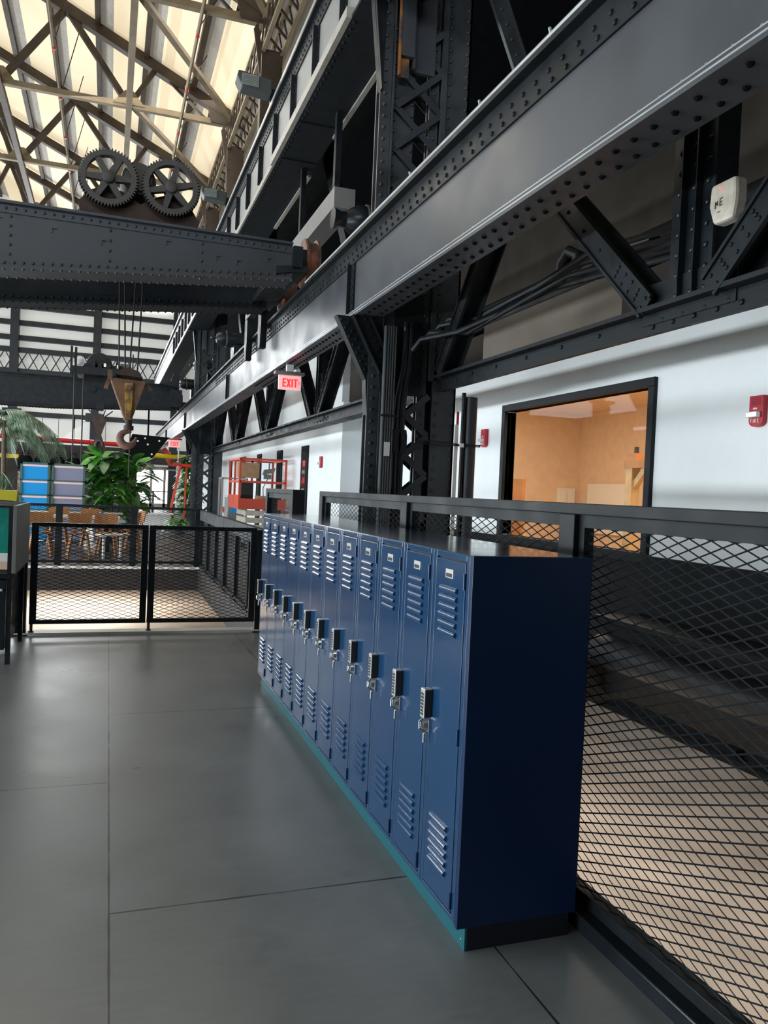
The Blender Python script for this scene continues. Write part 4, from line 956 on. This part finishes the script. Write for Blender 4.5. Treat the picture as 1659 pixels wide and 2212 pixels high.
t = thing('palm_tree', 'tall potted palm with drooping fronds at the left edge of the photo', 'palm', (-2.45, 21.8, 0))
fr = MB()
for i in range(17):
    a = rd.uniform(-.9, 2.6) if i < 13 else rd.random()*6.28
    L = rd.uniform(1.0, 1.5); up = rd.uniform(.3, 1.0); pts = []
    o = V((-2.5, 21.8, 2.85+rd.uniform(-.3, .3)))
    for k in range(9):
        f = k/8; pts.append(o+V((math.cos(a)*L*f, math.sin(a)*L*f*.5, up*f*1.1-1.45*f*f*(.6+.5*up))))
    fr.tube(pts, [.014-.011*k/8 for k in range(9)], 4)
    for k in range(1, 40):
        f = k/40; j = min(7, int(f*8)); p = pts[j].lerp(pts[j+1], f*8-j); d = (pts[j+1]-pts[j]).normalized(); s = d.cross(V((0, 0, 1))).normalized()
        for sg in (-1, 1):
            q = p+s*sg*.16+d*.16+V((0, 0, -.22-.12*rd.random())); wv = d*.012
            fr.add([p-wv, p+wv, (p+q)/2+wv*1.2+V((0, 0, .03)), q, (p+q)/2-wv*1.2+V((0, 0, .03))], [(0, 1, 2, 3, 4)])
fr.build('frond_set', 'palm', t)
MB().tube([(-2.5, 21.8, .3), (-2.48, 21.8, 1.5), (-2.5, 21.8, 2.9)], [.08, .06, .05], 10).build('trunk', 'bark', t)
MB().lathe([(.26, 0), (.34, .5), (.36, .55), (.3, .55)], (-2.5, 21.8, 0), 'z', 18).build('pot', 'greyp', t)
t = thing('planter', 'mustard yellow planter behind the desk at the left edge', 'planter', (-2.35, 21, 0))
MB().prism([(-2.75, 20.9, .95), (-2.08, 20.9, .93), (-2.06, 20.9, 1.17), (-2.78, 20.9, 1.2)], (0, .4, 0)).build('trough', 'olive', t)
MB().box(-2.7, -2.15, 21.0, 21.2, 0, .95).build('stand', 'black', t)
b = MB()
for i in range(12): leafquad(b, (-2.6+.04*i, 21.0, 1.18), (rd.uniform(-.5, .5), rd.uniform(-.3, .3), 1), rd.uniform(.3, .75), .09, .2)
b.build('foliage', 'palm', t)
one(MB().box(-2.12, -1.99, 21.4, 21.45, .6, 1.65), 'patterned_banner', mat('banner', (.75, .62, .5), .7, col2=(.15, .12, .1), scale=12), 'narrow patterned banner between the yellow planter and the blue shelf', 'banner')

# far pipes, black drums and red frame
one(MB().tube([(-9, 44, 3.62), (2.45, 44, 3.42)], .13, 12), 'red_pipe', 'red', 'long bright red pipe across the far wall', 'pipe', smooth=True)
one(MB().tube([(2.3, 43.6, 3.35), (2.75, 43.6, 3.3), (2.95, 43.6, 3.1), (2.95, 43.6, 2.75), (3.05, 43.6, 2.55), (4.42, 43.6, 2.5)], .12, 12), 'orange_pipe', 'redorange', 'short orange pipe elbow right of the long red pipe', 'pipe', smooth=True)
one(MB().tube([(1.45, 40, 2.15), (1.7, 40, 2.35), (1.8, 40, 2.7), (2.0, 40, 2.85), (4.42, 40, 2.78)], .11, 12), 'yellow_pipe', 'yellow', 'bent yellow pipe above the bright far door', 'pipe', smooth=True)
one(MB().box(-5.2, -3.95, 40, 40.2, 2.38, 2.56), 'yellow_beam', 'yellow', 'short yellow beam at the left edge behind the palm', 'beam')
one(MB().box(-8, 1.3, 41, 41.1, 0, 2.6).box(-8, 1.3, 41, 41.4, 2.85, 3.1), 'dark_screen', 'slab', 'dark screen wall behind the black drums', 'screen')
one(MB().tube([(1.7, 39, 2.2), (3.0, 39, 2.15), (3.1, 39, 2.25), (3.1, 39, 3.8)], .035, 6), 'silver_conduit', 'silver', 'thin silver conduit bending down beside the far exit sign', 'conduit')
d0 = None
for i in range(6):
    x = -3.3+i*.62
    if d0 is None:
        d0 = thing('black_drum', 'x', 'drum', (x, 36, 2.0), 'black drums')
        MB().lathe([(.10, .30), (.20, .28), (.28, .15), (.295, 0), (.295, -.3)], (x, 36, 2.15), 'z', 18).build('shell', 'rivet', d0, smooth=True)
        MB().tube([(x+.13*math.cos(a), 36, 2.45+.16*math.sin(a)) for a in [PI*k/8 for k in range(9)]], .02, 6).build('handle', 'rivet', d0)
        MB().box(x-.08, x+.05, 35.63, 35.66, 1.98, 2.02).build('lamp', 'yellow', d0)
        MB().bar((x, 36, 2.4), (x, 36, 4.2), .02, .02).build('hanger', 'ink', d0); t = d0
    else: t = copy_tree(d0); t.location.x = x
    t['label'] = 'black domed drum with curved handle above the shelf units, %s from the left' % ['first', 'second', 'third', 'fourth', 'fifth', 'sixth'][i]
t = thing('a_frame_stand', 'orange red A shaped stand around the climbing plant near the far column', 'frame', (2.8, 31, 0))
MB().bar((2.15, 31, 0), (2.55, 31, 2.2), .09, .09).bar((2.75, 31.2, .0), (2.8, 31.2, 2.2), .07, .07).build('leg', 'redorange', t); MB().bar((2.3, 31, 2.25), (3.2, 31, 2.2), .09, .11).build('crossbar', 'red', t); MB().bar((2.15, 30.98, 0), (2.2, 30.98, .25), .11, .11).build('foot', 'yellow', t)
t = thing('railing', 'thin black railing in front of the bright far door', 'railing', (2.2, 38, 0))
MB().tube([(.9, 36, 1.15), (3.2, 36, 1.15)], .02, 6).tube([(.9, 36, .15), (3.2, 36, .15)], .02, 6).build('rail', 'ink', t)
for x in (1.0, 1.85, 2.7): MB().box(x-.04, x+.04, 35.97, 36.03, 0, 1.15).build('post', 'ink', t)
t = thing('far_counter', 'white counter in front of the far door', 'counter', (2, 33, 0))
MB().box(1.0, 2.1, 27.5, 27.9, .45, .5).build('top', 'wht', t); MB().box(1.1, 2.0, 27.6, 27.8, 0, .45).build('base', 'wht', t)

# scissor lift
t = thing('scissor_lift', 'red and grey scissor lift parked by the far white wall', 'scissor lift', (3.6, 20.2, 0))
MB().box(3.15, 4.15, 19.6, 21.2, .12, .42).build('chassis', 'lgrey', t, bevel=.03)
for x in (3.2, 4.1):
    for y in (19.85, 20.95): MB().cyl((x-.06, y, .16), (x+.06, y, .16), .16, 16).build('wheel', 'ink', t)
s = MB()
for z in (.42, .60, .78):
    s.box(3.22, 3.30, 19.7, 21.1, z+.02, z+.15); s.box(3.9, 3.98, 19.7, 21.1, z+.02, z+.15); s.box(3.22, 3.75, 19.62, 19.72, z+.02, z+.15)
s.build('scissor_stack', 'offw', t)
MB().box(3.02, 4.2, 19.55, 21.3, .96, 1.08).box(3.02, 3.06, 19.55, 21.3, 1.08, 1.30).box(3.06, 4.2, 19.55, 19.58, 1.08, 1.22).build('platform', 'redorange', t)
g = MB()
for z in (2.2, 1.64):
    g.bar((3.04, 19.58, z), (4.18, 19.58, z), .05, .05); g.bar((3.04, 21.28, z), (4.18, 21.28, z), .05, .05); g.bar((3.04, 19.58, z), (3.04, 21.28, z), .05, .05); g.bar((4.18, 19.58, z), (4.18, 21.28, z), .05, .05)
for x, y in ((3.04, 19.58), (4.18, 19.58), (3.04, 21.28), (4.18, 21.28), (3.04, 20.4), (3.62, 21.28)): g.bar((x, y, 1.08), (x, y, 2.22), .05, .05)
g.build('guard_rail', 'redorange', t)
cb = MB().prism([(3.58, 19.48, 1.82), (3.86, 19.48, 1.88), (3.90, 19.48, 2.0), (3.62, 19.48, 1.95)], (0, .12, 0)); cb.box(3.62, 3.80, 19.5, 19.58, 1.72, 1.84); cb.bar((3.74, 19.5, 1.95), (3.74, 19.5, 2.12), .03, .03); cb.tube([(3.72, 19.5, 1.74), (3.6, 19.48, 1.5), (3.62, 19.5, 1.25), (3.75, 19.5, 1.15)], .012, 6)
cb.build('control_box', 'greyp', t)
one(MB().box(3.2, 3.75, 20.9, 21.2, 1.75, 2.15), 'cardboard_box', 'card', 'cardboard box inside the top of the scissor lift guard rail', 'box')
one(MB().box(3.15, 3.45, 20.0, 20.5, 1.09, 1.62), 'dark_bin', 'ink', 'dark bin standing on the scissor lift platform', 'bin')
one(MB().box(3.5, 3.98, 19.65, 20.0, 1.085, 1.30), 'parts_box', 'card', 'low cardboard parts box on the front of the scissor lift platform', 'box')
t = thing('kiosk', 'grey cabinet with a small dark poster beside the scissor lift', 'cabinet', (3.35, 22.3, 0))
MB().box(3.1, 3.6, 22.1, 22.6, 0, 1.25).build('body', 'lgrey', t, bevel=.04); MB().box(3.22, 3.46, 22.085, 22.1, .78, 1.12).build('poster', 'shelfb', t)
one(MB().bar((3.05, 22.8, 0), (3.05, 22.8, 1.75), .05, .05).bar((3.75, 22.8, 0), (3.75, 22.8, 1.75), .05, .05).bar((3.05, 22.8, 1.73), (3.75, 22.8, 1.73), .05, .05).bar((3.05, 22.8, .9), (3.75, 22.8, .9), .04, .04).bar((3.05, 23.4, 0), (3.05, 23.4, 1.75), .05, .05).bar((3.05, 22.8, 1.73), (3.05, 23.4, 1.73), .05, .05), 'metal_frame', 'silver', 'pale metal tube frame behind the grey cabinet', 'frame')
one(MB().bar((3.7, 29.5, .95), (4.2, 29.5, .45), .3, .12).bar((3.7, 29.5, .95), (3.7, 29.5, 0), .06, .06).bar((4.15, 29.5, .5), (4.15, 29.5, 0), .06, .06), 'orange_barrier', 'redorange', 'orange red sloping barrier at the far end of the white wall', 'barrier')

# ------------------------------------------------------------------ light
def area(name, loc, rot, sx, sy, e, col=(1, 1, 1), spread=PI):
    l = bpy.data.lights.new(name, 'AREA'); l.shape = 'RECTANGLE'; l.size = sx; l.size_y = sy; l.energy = e; l.color = col; l.spread = spread
    o = bpy.data.objects.new(name, l); COL.objects.link(o); o.location = loc; o.rotation_euler = rot; return o
def aim(o, tgt):
    o.rotation_euler = (V(tgt)-o.location).to_track_quat('-Z', 'Y').to_euler()
w = bpy.data.worlds.new('sky'); SC.world = w; w.use_nodes = True
w.node_tree.nodes['Background'].inputs[0].default_value = (.80, .90, 1.0, 1); w.node_tree.nodes['Background'].inputs[1].default_value = .3
# clerestory daylight from the left: a long low strip of windows
L = area('clerestory_daylight', (-13.8, 20, 6.05), (0, 0, 0), 50, 2.0, 3600, (.88, .96, 1.0)); L.rotation_euler = (PI/2, 0, -PI/2)
L = area('low_strip_fill', (-9, 13, .98), (0, 0, 0), 32, .42, 2500, (.88, .96, 1.0)); L.rotation_euler = (PI/2, 0, -PI/2)  # added low strip with no window behind it, shapes the wall's shadow band
L = area('roof_daylight', (-4, 24, 12.2), (0, 0, 0), 8, 36, 3000, (1, .95, .86)); aim(L, (-2, 24, 0))
L = area('gable_daylight', (-5, 48.6, 8), (0, 0, 0), 11, 8, 2900, (.95, .98, 1)); aim(L, (0, 20, 1))
for x, y, e in ((7, 3, 210), (-1, 31, 900), (5, 10, 160), (-2, 12, 260)):
    area('lower_floor_light', (x, y, -.5), (0, 0, 0), 4, 4, e, (1, .9, .78))
L = area('near_upper_fill', (-2, -3.6, 9.2), (0, 0, 0), 10, 2, 800, (.92, .97, 1)); aim(L, (2.6, 8, 5))  # fill added high behind the viewer to light the upper column front
area('office_light', (6.1, 8.5, 3.22), (0, 0, 0), 1.4, 9, 250, (1, .90, .76))

# ------------------------------------------------------------------ camera
F, YAW, PIT, ROL = 1712.9, -0.335283, -0.023699, 0.043426
cy, sy = math.cos(YAW), math.sin(YAW)
rt = V((cy, sy, 0)); fw0 = V((-sy, cy, 0)); up0 = V((0, 0, 1))
fw = fw0*math.cos(PIT)+up0*math.sin(PIT); up = up0*math.cos(PIT)-fw0*math.sin(PIT)
r = rt*math.cos(ROL)+up*math.sin(ROL); u = up*math.cos(ROL)-rt*math.sin(ROL)
cam = bpy.data.cameras.new('camera'); co = bpy.data.objects.new('camera', cam); COL.objects.link(co)
co.matrix_world = Matrix(((r.x, u.x, -fw.x, 0), (r.y, u.y, -fw.y, 0), (r.z, u.z, -fw.z, 1.5), (0, 0, 0, 1)))
cam.sensor_fit = 'AUTO'; cam.sensor_width = 36; cam.lens = F*36/2212; cam.clip_start = .05; cam.clip_end = 300
SC.camera = co
SC.view_settings.view_transform = 'Standard'; SC.view_settings.look = 'None'; SC.view_settings.exposure = 0.0; SC.view_settings.gamma = 1.0
SC.cycles.use_denoising = True
SC.cycles.max_bounces = 8; SC.cycles.transparent_max_bounces = 12; SC.cycles.sample_clamp_indirect = 6
